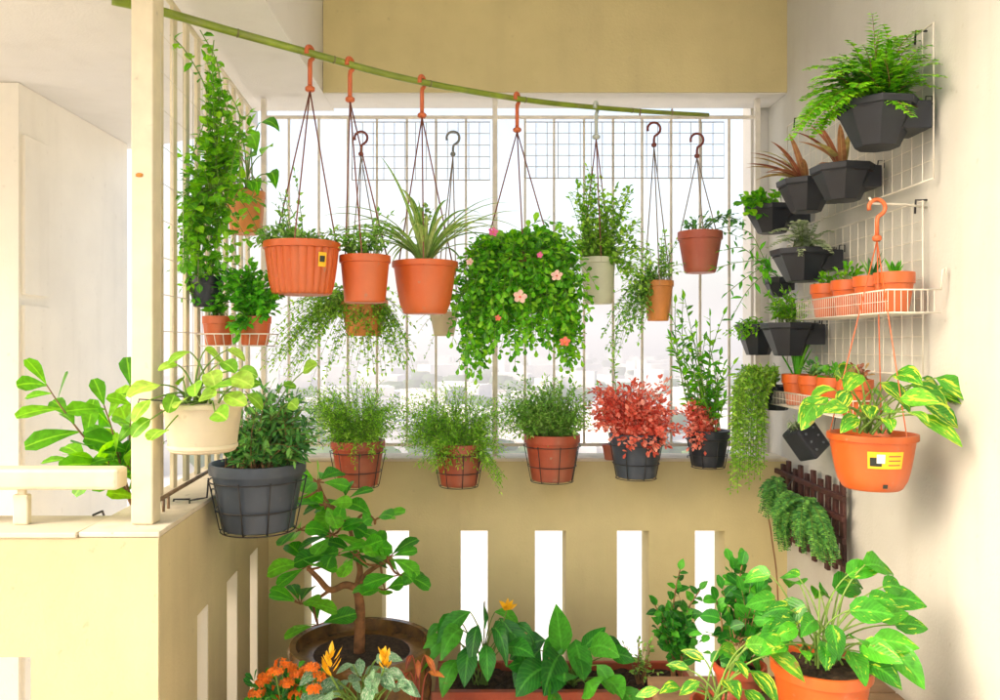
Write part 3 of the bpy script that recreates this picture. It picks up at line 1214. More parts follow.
# F behind B, weedy
rf, c, r, h = grille_plant('faded orange pot hanging lowest behind the plain orange pot', 364, 300, 3.0, 48, 36, 'terra_pale', 361, 133, M['hook_maroon'])
fol, stm = MB(), MB()
bush(fol, stm, g, c, r * .8, [E(302, 325, 2.95, 36, 34, .06, 2.2), E(335, 310, 2.92, 30, 18, .06, 1.4), E(392, 340, 2.95, 26, 42, .05, 2.2), E(372, 318, 2.9, 26, 18, .04, 1.4), E(285, 362, 2.95, 26, 30, .05, 1.2), E(352, 358, 2.95, 40, 24, .05, .9)],
     250, .023, .012, 'ovate', .016, .35, t0=.15, sr=.0010)
finish(rf, fol, stm, G['lime'], M['stem_green'])
# G white pot
rg, c, r, h = grille_plant('small white pot hanging half hidden below the spider plant pot', 444, 312, 3.0, 28, 24, 'beige_pot', 453, 133, M['hook_grey'])
fol, stm = MB(), MB()
bush(fol, stm, g, c, r * .8, [E(440, 306, 3.0, 20, 12, .05, 1), E(420, 330, 2.98, 16, 26, .04, 1)], 18, .018, .011, 'ovate', .014, .4, t0=.2, sr=.0010)
finish(rg, fol, stm, G['soft'], M['stem_green'])
# H
rh, c, r, h = grille_plant('narrow rust orange pot hanging behind weedy shoots under the maroon hook', 658, 281, 2.98, 31, 40, 'terra_pale', 654, 124, M['hook_maroon'], taper=.68)
fol, stm = MB(), MB()
bush(fol, stm, g, c, r * .8, [E(650, 262, 2.96, 22, 26, .05, 1.5), E(680, 262, 2.96, 14, 30, .04, .5), E(612, 330, 2.95, 12, 40, .04, .6), E(630, 300, 2.92, 14, 34, .05, 1.8), E(665, 245, 2.98, 14, 14, .04, .7), E(634, 325, 2.92, 10, 20, .03, .7)],
     95, .024, .014, 'ovate', .015, .3, t0=.15, sr=.0011)
finish(rh, fol, stm, G['soft'], M['stem_green'])
# I
ri, c, r, h = grille_plant('dusty red pot of fleshy leaves hanging alone near the right end of the grille', 700, 232, 2.96, 44, 41, 'terra_red', 697, 135, M['hook_maroon'], taper=.7, rimh=.03)
fol, stm = MB(), MB()
bush(fol, stm, g, c, r * .8, [E(700, 224, 2.94, 22, 9, .05, 2), E(735, 222, 2.92, 5, 9, .03, .6), E(742, 240, 2.9, 3, 6, .02, .4)], 20, .028, .019, 'obovate', .014, .4, t0=.4, sr=.0016)
finish(ri, fol, stm, G['bluegreen'], M['stem_green'])

# ================================================================== SILL POTS ON THE FAR LOW WALL
def sill_plant(label, px, py, wpx, hpx, mat, Y=2.975, taper=.72, rim=.03):
    c = P(px, py, Y)
    r, h = wpx / 2 * Y / F, hpx * Y / F
    root = thing('potted_plant', label, 'potted plant', c - UP * h, 'plants in wire holders along the far low wall')
    pot(root, c, r, h, M[mat], taper=taper, rimh=rim)
    wire_holder(root, c, r, h, M['wire_black'], taper=taper, tie=[(c.x - .03, 3.09, PT + .014), (c.x + .03, 3.09, PT + .014)])
    return root, c, r, h


g = random.Random(21)
def fine(root, c, r, ells, n, mat, L=.017, W=.006, gap=.0085, sm='stem_green', **kw):
    fol, stm = MB(), MB()
    bush(fol, stm, g, c - UP * .01, r * .75, ells, n, L, W, kw.pop('shape', 'lance'), gap, kw.pop('lift', .35), t0=kw.pop('t0', .15), seg=2, sr=.0009, **kw)
    finish(root, fol, stm, G[mat], M[sm])


o, c, r, h = sill_plant('terracotta pot of feathery light green herb, leftmost on the far low wall', 358, 440, 54, 45, 'terra_dark')
fine(o, c, r, [E(353, 413, 2.95, 54, 36, .11, 3), E(335, 432, 2.9, 26, 20, .06, 1), E(382, 418, 2.9, 22, 24, .06, 1), E(325, 405, 2.95, 20, 18, .06, .5), E(362, 450, 2.86, 28, 14, .03, .5)], 430, 'grassy', L=.022, W=.0075)
o, c, r, h = sill_plant('terracotta pot under spilling light green herb, second from left on the far low wall', 459, 443, 50, 42, 'terra_dark')
fine(o, c, r, [E(447, 420, 2.95, 62, 36, .11, 3), E(415, 435, 2.9, 22, 26, .06, 1), E(490, 440, 2.9, 18, 36, .06, 1.1), E(440, 455, 2.86, 26, 18, .04, .8), E(500, 478, 2.86, 6, 12, .03, .15)], 470, 'grassy', L=.022, W=.0075)
o, c, r, h = sill_plant('rust red pot of grey green herb in the middle of the far low wall', 552, 434, 56, 46, 'terra_dark')
fine(o, c, r, [E(545, 408, 2.95, 54, 32, .10, 3), E(520, 420, 2.9, 22, 20, .06, 1), E(575, 415, 2.92, 20, 20, .06, 1), E(548, 395, 2.95, 30, 14, .06, .6)], 360, 'soft', L=.024, W=.011, gap=.011)
o, c, r, h = sill_plant('dark slate pot under a dense coral red bush on the far low wall', 636, 433, 53, 44, 'slate', Y=2.97)
fine(o, c, r, [E(636, 410, 2.93, 42, 32, .11, 3), E(605, 410, 2.9, 20, 22, .06, 1), E(662, 425, 2.9, 20, 24, .06, 1.2), E(640, 440, 2.86, 26, 14, .03, .8)], 240, 'red', L=.028, W=.021, gap=.013, sm='stem_red', shape='obovate', face=.7)
o, c, r, h = sill_plant('anthracite pot of mixed red and green shoots, rightmost on the far low wall', 708, 430, 42, 36, 'anthracite', Y=2.95)
fine(o, c, r, [E(696, 428, 2.88, 18, 26, .05, 2.2), E(690, 410, 2.9, 12, 12, .04, 1)], 70, 'red', L=.028, W=.016, gap=.014, sm='stem_red', shape='ovate', face=.7)
fol, stm = MB(), MB()
bush(fol, stm, g, c, r * .8, [E(700, 350, 2.92, 26, 40, .05, 2), E(725, 330, 2.9, 14, 48, .05, 1.4), E(712, 405, 2.88, 18, 18, .05, 1.4), E(685, 318, 2.92, 12, 28, .04, 1)], 32, .052, .022, 'lance', .024, .15, t0=.25, sr=.0020)
finish(o, fol, stm, G['vivid'], M['stem_green'])
# thin shoot beside the red bush
g2 = random.Random(9)
c = P(610, 452, 3.06)
t = thing('potted_plant', 'slim green shoot rising behind the coral red bush', 'potted plant', V((c.x, 3.06, PT + .012)))
cc = V((c.x, 3.045, PT + .012 + .06))
pot(t, cc, .032, .058, M['terra_dark'], rimh=.012)
fol, stm = MB(), MB()
for pts in ([(612, 440), (616, 400), (614, 360), (617, 330)], [(611, 440), (604, 410), (598, 385)]):
    path = cat([cc] + [P(a, b, 3.04) for a, b in pts[1:]], 8)
    stm.tube(path, .0014, 5)
    leaves_on(fol, g2, path, .25, .010, .032, .016, 'ovate', 3, .4, .2)
finish(t, fol, stm, G['soft'], M['stem_green'])

# ================================================================== LEFT SIDE
g = random.Random(31)
# vine from the pole
base = on_pole(214)
t = thing('climbing_vine', 'long leafy vine twining up to the bamboo pole at the left', 'vine', P(215, 270, 2.3))
fol, stm = MB(), MB()
for pts in ([(214, 40), (212, 70), (222, 110), (214, 160), (219, 210), (212, 270)],
            [(200, 30), (216, 60), (224, 100), (238, 140), (240, 190)],
            [(170, 35), (186, 52), (206, 90), (210, 140), (200, 190)],
            [(205, 120), (192, 160), (188, 210), (196, 255)],
            [(228, 90), (240, 120), (232, 165), (226, 205)]):
    path = cat([P(a, b, 2.15 + .15 * (b / 250)) + V((0, 0, 0)) for a, b in pts], 8)
    stm.tube(path, .0016, 5)
    leaves_on(fol, g, path, 0, .015, .034, .025, 'ovate', 3, .5, .2, face=.6)
bush(fol, stm, g, P(214, 190, 2.28), .04, [E(208, 165, 2.26, 26, 26, .09, 1.6), E(232, 125, 2.26, 26, 26, .07, 1.0), E(216, 215, 2.26, 38, 30, .09, 2.4), E(200, 262, 2.28, 30, 24, .07, 1.4), E(212, 80, 2.2, 10, 30, .04, .4), E(258, 210, 2.3, 12, 34, .05, .6), E(185, 225, 2.26, 10, 40, .04, .7)],
     120, .038, .029, 'ovate', .018, .2, t0=.2, face=.6)
finish(t, fol, stm, G['fern'], M['stem_green'])


def left_hang(label, px, py, Y, wpx, hpx, mat, top, **kw):
    c = P(px, py, Y)
    r, h = wpx / 2 * Y / F, hpx * Y / F
    root = thing('hanging_plant', label, 'hanging plant', c - UP * h)
    pot(root, c, r, h, M[mat], **kw)
    tp = V((gx(Y) + .03, Y, top))
    hanger(root, tp, c, r * .97, M['hook_grey'], M['cord_pale'], hs=.03, drop=.06, hr=.003, n=3, a0=.4, flip=-1)
    return root, c, r, h


o, c, r, h = left_hang('faded orange pot high on the side grille under arching broad leaves', 246, 192, 2.75, 38, 42, 'terra_pale', 2.3, flute=10, segs=60, taper=.8)
fol, stm = MB(), MB()
broad(fol, stm, g, c, .03, [P(a, b, y) for a, b, y in ((240, 128, 2.6), (250, 135, 2.6), (258, 125, 2.58), (248, 160, 2.6), (262, 155, 2.6), (236, 150, 2.62), (268, 175, 2.62), (255, 180, 2.6), (238, 176, 2.6), (232, 190, 2.66))],
      .15, .055, 'lance', .6, 1.5, face=.7)
finish(o, fol, stm, G['vivid'], M['stem_green'])
o, c, r, h = left_hang('small black pot hanging inside the vine at the side grille', 206, 277, 2.33, 34, 30, 'anthracite', 2.05)
fol, stm = MB(), MB()
bush(fol, stm, g, c, r, [E(200, 262, 2.3, 28, 22, .08, 1.6), E(190, 285, 2.28, 14, 18, .05, .6)], 40, .026, .017, 'ovate', .014, .4, face=.6)
finish(o, fol, stm, G['vivid'], M['stem_green'])
# basket with two orange pots
bY = 2.36
bc = P(238, 346, bY)
t = thing('wire_basket', 'white wire basket of the orange pots at the side grille', 'basket', bc)
m = MB()
L_, W_ = .105, .058
for z, k in ((.0, .9), (.035, 1)):
    m.tube([bc + V((x * L_ * k, y * W_ * k, z)) for x, y in ((-1, -1), (1, -1), (1, 1), (-1, 1), (-1, -1))], .002, 6)
for i in range(9):
    x = -L_ * .9 + L_ * 1.8 * i / 8
    m.tube([bc + V((x * 1.1, -W_, .035)), bc + V((x, -W_ * .9, 0)), bc + V((x, W_ * .9, 0)), bc + V((x * 1.1, W_, .035))], .0013, 4)
m.tube([bc + V((-L_, W_, .035)), V((gx(bY + .06) + .01, bY + .06, bc.z + .2)), ], .002, 5)
m.build('basket_wire', M['wire'], t, smooth='all')
for i, (px, lab) in enumerate(((219, 'orange pot standing at the left of the white wire basket'), (255, 'orange pot standing at the right of the white wire basket'))):
    c = V((P(px, 310, bY).x, bY, bc.z + .085 + .0022))
    o = thing('potted_plant', lab, 'potted plant', c - UP * .085)
    pot(o, c, .047, .085, M['terra'], taper=.8, flute=8, segs=48)
    fol, stm = MB(), MB()
    ells = [E(214, 300, 2.33, 14, 14, .04, 1)] if i == 0 else [E(250, 290, 2.3, 24, 24, .05, 2), E(268, 302, 2.3, 16, 16, .05, 1), E(232, 282, 2.3, 20, 22, .05, 1.4), E(237, 330, 2.28, 8, 16, .02, .5)]
    bush(fol, stm, g, c, .03, ells, 30 if i == 0 else 110, .034, .022, 'ovate', .014, .4, t0=.2, face=.6)
    finish(o, fol, stm, G['jade'], M['stem_green'])

# K beige pot, branch reaching outside
c = P(203, 403, 1.99)
r, h = 40 * 1.99 / F, 48 * 1.99 / F
o = thing('potted_plant', 'beige pot with rounded leaves beside the corner post', 'potted plant', c - UP * h)
pt = pot(o, c, r, h, M['beige_pot'], taper=.8, rimh=.012)
m = MB()
m.lathe(c - UP * (h - .012), [(r * .82, -.004), (r * .845, -.002), (r * .85, .004), (r * .84, .007)], 40)
m.build('pot_band', M['cream_metal'], pt, smooth=True)
m = MB()
for a in (2.3, 3.9):
    e = c + V((math.cos(a) * r * .99, math.sin(a) * r * .99, -.004))
    m.tube([e + UP * .004 - V((math.cos(a), math.sin(a), 0)) * .01, e + UP * .014, V((gx(e.y) + .0, e.y, e.z + .018)), V((gx(e.y) - .008, e.y, e.z - .01))], .002, 5)
m.build('wire_holder', M['wire_black'], o, smooth='all')
fol, stm = MB(), MB()
broad(fol, stm, g, c, .05, [(P(a, b, y), k) for a, b, y, k in ((190, 352, 1.96, 1), (205, 350, 2.0, .9), (222, 362, 1.95, .8), (175, 395, 1.9, .9), (230, 378, 1.95, .9), (238, 385, 2.0, .8), (213, 388, 1.9, .8),
                                                       (195, 383, 1.9, .9), (160, 385, 1.9, 1), (182, 378, 2.0, .8), (215, 412, 1.87, 1.1), (165, 430, 1.86, .9), (247, 395, 2.0, .8), (227, 350, 2.0, .6), (185, 400, 1.9, .8), (200, 398, 1.9, .9), (225, 395, 1.9, .9), (178, 365, 1.95, .8), (210, 372, 1.95, .9), (150, 400, 1.9, .9), (240, 370, 2.0, .8), (150, 420, 1.88, .8))],
      .078, .054, 'round', .5, .6, face=.8)
finish(o, fol, stm, G['lime'], M['stem_green'])
# large-leaved plant outside the rail
oc = P(140, 505, 2.24)
oc = V((oc.x, 2.24, 1.06))
o = thing('potted_plant', 'bright leafy branch plant outside behind the handrail and post', 'potted plant', V((oc.x, oc.y, .88)))
pot(o, V((oc.x, 2.24, 1.06)), .085, .16, M['terra_dark'])
m = MB()
m.tube([V((oc.x + .08, 2.24, 1.05)), V((oc.x + .095, 2.24, 1.118)), V((oc.x + .14, 2.24, 1.118))], .003, 6)
m.build('wire_holder', M['wire_black'], o)
m = MB()
m.tube([V((oc.x - .06, 2.18, 1.05)), V((oc.x - .03, 2.08, 1.118)), V((oc.x - .03, 2.03, 1.118))], .003, 6)
m.build('wire_holder', M['wire_black'], o)
fol, stm = MB(), MB()
for pts, L, W in (([(140, 500), (112, 466), (85, 438), (62, 408), (46, 384)], .125, .058), ([(138, 500), (130, 450), (132, 410), (130, 385)], .11, .065), ([(140, 500), (118, 475), (100, 462), (72, 460)], .12, .06), ([(140, 500), (122, 470), (112, 430), (104, 405)], .11, .06), ([(140, 500), (135, 480), (130, 470), (118, 450)], .10, .06)):
    path = cat([V((oc.x, 2.24, 1.05))] + [P(a, b, 2.2) for a, b in pts[1:]], 8)
    stm.tube(path, [.004 - .0025 * i / len(path) for i in range(len(path))], 6)
    leaves_on(fol, g, path, .3, .026, L, W, 'obovate', 5, .35, .2, face=1.0, taper=.2)
finish(o, fol, stm, G['fern'], M['stem_brown'])

# L slate pot in holder on the side low wall
c = P(258, 462, 2.3)
r, h = 47 * 2.3 / F, 66 * 2.3 / F
o = thing('potted_plant', 'large slate grey pot in a black wire holder on the side low wall', 'potted plant', c - UP * h)
pot(o, c, r, h, M['slate'], taper=.74, rimh=.03)
wire_holder(o, c, r, h, M['wire_black'], 10, .74, .0022, tie=[(-.785, 2.22, PT + .014), (-.785, 2.38, PT + .014)])
fol, stm = MB(), MB()
bush(fol, stm, g, c - UP * .01, r * .8, [E(270, 430, 2.28, 46, 34, .10, 3), E(250, 445, 2.22, 26, 24, .06, 1), E(300, 440, 2.25, 22, 26, .06, 1), E(275, 405, 2.3, 30, 20, .07, 1)],
     190, .042, .016, 'lance', .013, .3, t0=.15, face=.5)
finish(o, fol, stm, G['bluegreen'], M['stem_brown'])
fol2 = MB()
st2 = MB()
broad(fol2, st2, g, c, .05, [P(290, 402, 2.2), P(303, 372, 2.3), P(283, 385, 2.3)], .055, .05, 'round', .4, .3, face=1)
st2.build('stems', M['stem_green'], o)
fol2.build('broad_leaves', G['lime'], o, smooth='all')

# ================================================================== RIGHT WALL
g = random.Random(41)


def wall_planter(label, lobes, h, zt, mat='anthracite', grp='black planters on the right wall mesh'):
    """lobes: (px, Y, r); the back plate hooks over the wall mesh"""
    h = h * .80
    root = thing('wall_planter', label, 'planter', V((XW - .03, lobes[0][1], zt - h)), grp)
    cs = []
    for (px, Y, r) in lobes:
        x = (px - CX) / F * Y
        c = V((x, Y, zt))
        m = MB()
        prs = [(r * .5, -h), (r * .52, -h + .004), (r * .92, -.02), (r * .97, -.018), (r, 0), (r - .005, .001), (r - .010, -.02)]
        m.lathe(c, prs, 8, rz=PI / 8 + .1, sy=.92)
        o = m.build('planter_pocket', M[mat], root, bevel=.003)
        s = MB()
        s.lathe(c + UP * -.024, [(r * .9, 0), (r * .6, .006), (.001, .009)], 16, sy=.92)
        s.build('soil', M['soil'], o)
        b = MB()
        bx0 = x + r * .3
        b.box(((bx0 + XW - .006) / 2, Y, zt - h * .35), (XW - .006 - bx0, r * 1.0, h * .62))
        b.build('back_bracket', M[mat], root, bevel=.003)
        hkm = MB()
        for dy in (-.03, .03):
            hkm.tube([V((XW - .012, Y + dy, zt - .02)), V((XW - .008, Y + dy, zt + .012)), V((XW + .008, Y + dy, zt + .012)), V((XW + .008, Y + dy, zt - .01))], .0022, 5)
        hkm.build('planter_hook', M['wire_black'], root)
        cs.append(c)
    return root, cs


# 1 fern
o, cs = wall_planter('topmost black planter holding a large bright fern', [(877, 2.11, .112)], .145, 2.185)
c = cs[0]
fol, stm = MB(), MB()
tips = [(800, 125), (812, 95), (806, 70), (832, 58), (845, 40), (862, 45), (872, 14), (885, 48), (905, 35), (925, 30), (940, 60), (946, 40), (930, 85), (850, 70), (895, 60),
        (820, 108), (800, 100), (880, 78), (915, 60), (838, 95), (868, 62), (925, 100), (830, 78), (812, 82), (856, 92), (900, 82), (822, 60), (945, 55), (880, 35), (852, 55), (842, 80), (805, 115)]
for a, b in tips + [(x + g.uniform(-16, 16), y + g.uniform(-2, 26)) for x, y in tips + tips]:
    yy = g.uniform(1.96, 2.2)
    tg = P(a, b, yy)
    if tg.x > XR - .01:
        tg.x = XR - .015
    st = c + V((g.uniform(-.04, .04), g.uniform(-.04, .04), -.01))
    dv = tg - st
    ct = st + dv * .45 + UP * (dv.length * .45)
    frond(fol, stm, g, [bez(st, ct, tg, i / 12) for i in range(13)], .042, .018, .0105)
finish(o, fol, stm, G['fern'], M['stem_brown'])
# 2 double with bronze straps
o, cs = wall_planter('double black planter with bronze strap leaves below the fern', [(843, 2.36, .098), (806, 2.56, .095)], .125, 2.075)
fol = MB()
straps(fol, g, cs[0], .03, 9, .16, .022, .6, (.5, 1.5), az=(R(90), R(270)))
straps(fol, g, cs[1], .03, 15, .19, .022, .7, (.35, 1.3), az=(R(100), R(260)))
finish(o, fol, None, G['bronze'], None)
# 3
o, cs = wall_planter('black planter of rounded bright leaves at the far top left of the wall', [(772, 2.86, .10)], .12, 2.045)
fol, stm = MB(), MB()
bush(fol, stm, g, cs[0], .06, [E(755, 203, 2.8, 15, 12, .06, 2), E(778, 194, 2.86, 14, 8, .05, 1)], 26, .04, .034, 'round', .02, .3, t0=.5, face=.6)
finish(o, fol, stm, G['vivid'], M['stem_green'])
# 4 silver
o, cs = wall_planter('black planter of silvery feathery leaves on the right wall', [(803, 2.61, .108)], .13, 1.86)
fol, stm = MB(), MB()
for i in range(26):
    a, b = g.uniform(765, 836), g.uniform(218, 262)
    tg = P(a, b, g.uniform(2.42, 2.62))
    tg.x = min(tg.x, XR - .02)
    st = cs[0] + V((g.uniform(-.03, .03), g.uniform(-.03, .03), 0))
    dv = tg - st
    frond(fol, stm, g, [bez(st, st + dv * .4 + UP * dv.length * .4, tg, i / 8) for i in range(9)], .026, .014, .012)
finish(o, fol, stm, G['silver'], M['stem_green'])
# 5 double
o, cs = wall_planter('double black planter with light green tufts level with the terracotta shelves', [(789, 2.74, .10), (758, 2.93, .085)], .14, 1.625)
fol, stm = MB(), MB()
bush(fol, stm, g, cs[0], .06, [E(780, 300, 2.7, 20, 13, .06, 2), E(800, 308, 2.7, 12, 8, .05, 1)], 50, .028, .012, 'lance', .012, .3, t0=.2)
bush(fol, stm, g, cs[1], .05, [E(742, 330, 2.86, 14, 8, .05, 1)], 22, .026, .012, 'lance', .012, .3, t0=.2)
finish(o, fol, stm, G['fern'], M['stem_green'])
# 6 with trailing plant
o, cs = wall_planter('lowest black planter with long pale green strands trailing down', [(776, 2.87, .082)], .11, 1.405)
fol, stm = MB(), MB()
for i in range(80):
    x0 = g.uniform(732, 766)
    yy = g.uniform(2.72, 2.86)
    yend = g.uniform(400, 492)
    path = cat([cs[0], P(x0 + 10, 374 + g.uniform(-8, 8), yy), P(x0, 400, yy), P(x0 + g.uniform(-4, 4), yend, yy)], 9)
    stm.tube(path, .0009, 4, False)
    leaves_on(fol, g, path, .15, .0075, .021, .010, 'lance', 2, .4, .2, face=.5, taper=.2)
finish(o, fol, stm, G['lime'], M['stem_green'])
# airy lance-leaf plant left of planters 3/4
o, cs = wall_planter('small black planter sending thin arching stems over the grille edge', [(779, 2.98, .06)], .09, 1.80)
fol, stm = MB(), MB()
for pts in ([(760, 262), (742, 248), (724, 250)], [(765, 268), (750, 275), (728, 292)], [(765, 260), (752, 235), (738, 228)], [(765, 275), (748, 290), (735, 312)], [(764, 262), (740, 262), (716, 268)]):
    path = cat([cs[0]] + [P(a, b, 2.86) for a, b in pts], 8)
    stm.tube(path, .0014, 5)
    leaves_on(fol, g, path, .3, .017, .05, .015, 'lance', 4, .5, .2, face=.6)
finish(o, fol, stm, G['jade'], M['stem_green'])


# wire shelves with small terracotta pots
def wire_shelf(label, y0, y1, zb, zt):
    x0, x1 = 1.03, XW - .004
    t = thing('wire_shelf', label, 'shelf', V((1.1, (y0 + y1) / 2, zb)))
    m = MB()
    for z in (zb, zt):
        m.tube([V(q) for q in ((x1, y0, z), (x0, y0, z), (x0, y1, z), (x1, y1, z))], .0022, 6)
    m.build('frame', M['wire'], t, smooth='all')
    m = MB()
    n = int((y1 - y0) / .013)
    for i in range(n + 1):
        y = y0 + (y1 - y0) * i / n
        m.tube([V((x0, y, zt)), V((x0, y, zb)), V((x1, y, zb))], .0010, 4, False)
    for i in range(1, 8):
        x = x0 + (x1 - x0) * i / 8
        m.tube([V((x, y0, zt)), V((x, y0, zb)), V((x, y1, zb))], .0010, 4, False)
    m.tube([V((x0, y0, (zb + zt) / 2)), V((x0, y1, (zb + zt) / 2))], .0010, 4, False)
    m.build('mesh', M['wire'], t)
    for y in (y0, y1):
        m = MB()
        m.tube([V((x1, y, zt)), V((x1 + .004, y, zt + .05)), V((XW + .008, y, zt + .055)), V((XW + .008, y, zt + .035))], .0022, 6)
        m.build('shelf_hook', M['wire'], t, smooth='all')
    return t


wire_shelf('upper white wire shelf on the right wall carrying four terracotta pots', 2.02, 2.60, 1.632, 1.69)
wire_shelf('lower white wire shelf on the right wall behind the hanging variegated plant', 2.28, 2.84, 1.342, 1.39)
SP = ['front terracotta pot of a small spiky succulent on the upper wire shelf', 'second terracotta pot from the front on the upper wire shelf, with a dark upright succulent',
      'third terracotta pot from the front on the upper wire shelf, with round green leaves', 'rearmost terracotta pot on the upper wire shelf, with bright fleshy leaves',
      'front terracotta pot on the lower wire shelf, with bronze tinged leaves', 'second terracotta pot from the front on the lower wire shelf, with a low green rosette',
      'third terracotta pot from the front on the lower wire shelf, with small leaves', 'rearmost terracotta pot on the lower wire shelf, with tall aloe spikes']
i = 0
for zb, rows in ((1.635, ((894, 275), (872, 275), (849, 280), (827, 284))), (1.345, ((855, 370), (834, 372), (814, 376), (797, 380)))):
    for px, _ in rows:
        X = 1.088
        Y = X * F / (px - CX)
        hh = .105
        rr = .050
        c = V((X, Y, zb + hh))
        o = thing('potted_succulent', SP[i], 'potted succulent', V((X, Y, zb)), 'small terracotta pots on the wire shelves')
        pot(o, c, rr, hh, M['terra'], taper=.70, rimh=.03, ro=.92)
        fol, stm = MB(), MB()
        if i in (0, 1):
            straps(fol, g, c - UP * .01, .012, 9, .05 if i == 0 else .075, .014, .1, (1.2, 3), seg=4)
            gm = 'bluegreen' if i else 'jade'
        elif i == 7:
            straps(fol, g, c - UP * .01, .015, 10, .16, .016, .25, (1.2, 3.2), seg=6)
            gm = 'jade'
        else:
            bush(fol, stm, g, c - UP * .01, .02, [(c + V((0, 0, .02)), V((.036, .036, .022)), 1)], 14, .032, .019, 'obovate', .012, .2, t0=.4, seg=3)
            gm = {2: 'vivid', 3: 'vivid', 4: 'bronze', 5: 'jade', 6: 'bluegreen'}[i]
        finish(o, fol, stm, G[gm], M['stem_green'])
        i += 1

# hanging variegated pothos
c = P(872, 433, 2.03)
r, h = 42 * 2.03 / F, 55 * 2.03 / F
o = thing('hanging_plant', 'bright orange hanging pot with a yellow sticker and variegated leaves by the right wall', 'hanging plant', c - UP * h)
pt = pot(o, c, r, h, M['terra'], taper=.66, rimh=.016, bulge=.8)
patch(pt, 'sticker', c, r, .66, h, .016, R(-122), R(-72), -.078, -.036, M['yellow_sticker'], .0015, bulge=.8)
patch(pt, 'sticker_print', c, r, .66, h, .016, R(-119), R(-103), -.072, -.05, M['black_ink'], .0022, bulge=.8)
patch(pt, 'sticker_print', c, r, .66, h, .016, R(-110), R(-99), -.064, -.042, M['white_ink_and_slot_daylight'], .0028, bulge=.8)
for k in range(3):
    patch(pt, 'sticker_print', c, r, .66, h, .016, R(-94), R(-76), -.048 - k * .011, -.045 - k * .011, M['terra_dark'], .0024, bulge=.8)
patch(pt, 'drain_hole', c, r, .66, h, .016, R(-99), R(-91), -h + .012, -h + .022, M['black_ink'], .001, bulge=.8)
hanger(o, HK, c, r * .97, M['hook_orange'], M['hook_orange'], hs=.042, drop=.10, hr=.0055, n=3, a0=.9, cr=.0016)
fol, stm = MB(), MB()
spots = [(P(a, b, y), k) for a, b, y, k in (
    (828, 398, 2.0, 1), (815, 405, 1.95, 1), (842, 380, 2.0, .9), (850, 392, 1.95, 1), (862, 375, 2.0, .9), (868, 405, 1.92, 1.05), (880, 382, 2.0, 1), (893, 375, 2.0, 1), (900, 398, 1.95, 1),
    (910, 385, 2.0, 1), (922, 378, 2.05, 1), (930, 392, 2.02, 1.1), (938, 378, 2.0, 1), (945, 398, 2.0, 1.15), (905, 412, 1.92, 1), (890, 408, 1.9, .9), (848, 408, 1.9, .9), (835, 390, 2.05, .8), (916, 415, 1.95, 1.1),
    (872, 390, 2.05, .9), (855, 365, 2.05, .7), (925, 405, 1.95, 1), (860, 420, 1.9, .8), (882, 420, 1.9, .7))]
for q, k in spots:
    q.x = min(q.x, XR - .05)
broad(fol, stm, g, c, .05, spots, .098, .060, 'ovate', .45, 1.0, face=.8, jit=.5)
finish(o, fol, stm, G['pothos'], M['stem_green'])

# small tilted black planter
c = P(806, 440, 2.62)
o = thing('wall_planter', 'small tilted black box planter hanging empty above the dark trellis', 'planter', c)
m = MB()
rot = Matrix.Rotation(R(-35), 3, 'Y') @ Matrix.Rotation(R(25), 3, 'Z')
m.box(c, (.085, .08, .11), rot=rot)
pk = m.build('planter_pocket', M['anthracite'], o, bevel=.008)
for dx in (-.02, .02):
    for dz in (-.03, .0, .03):
        m = MB()
        q = c + rot @ V((dx, -.0405, dz))
        m.lathe(q, [(.004, -.003), (.004, .003)], 10)
        m.build('drain_hole', M['slate'], pk)
m = MB()
m.tube([c + rot @ V((0, 0, .05)), c + V((.02, 0, .1)), V((XW - .01, 2.66, 1.476))], .0012, 5)
m.tube([c + rot @ V((.03, 0, -.05)), P(832, 440, 2.6), P(838, 400, 2.6), V((XW - .01, 2.55, 1.476))], .0012, 5)
m.build('cord', M['wire_black'], o)
fol, stm = MB(), MB()
bush(fol, stm, g, c + V((-.03, 0, .02)), .02, [E(792, 425, 2.6, 12, 9, .03)], 16, .024, .008, 'lance', .012, .2)
finish(o, fol, stm, G['silver'], M['stem_green'])

# trellis
o = thing('wall_trellis', 'dark brown wooden trellis of upright pales on the right wall', 'trellis', V((XR - .03, 2.8, .82)))
for k in range(10):
    y = 2.555 + k * .056
    m = MB()
    dz = .02 * (k % 2)
    z0, z1 = .80 + dz, 1.115 - dz
    m.box((XR - .030, y, (z0 + z1) / 2), (.012, .026, z1 - z0), rot=Matrix.Rotation(R(g.uniform(-2, 2)), 3, 'X'))
    m.build('pale', M['lattice'], o, bevel=.002)
for z in (.86, .93, 1.0, 1.065):
    m = MB()
    m.box((XR - .045, 2.805, z), (.014, .58, .018))
    m.build('crosspiece', M['lattice'], o, bevel=.002)
m = MB()
for y in (2.6, 3.0):
    m.tube([V((XR, y, 1.07)), V((XR - .05, y, 1.07))], .004, 6)
m.build('wall_peg', M['wire_black'], o)
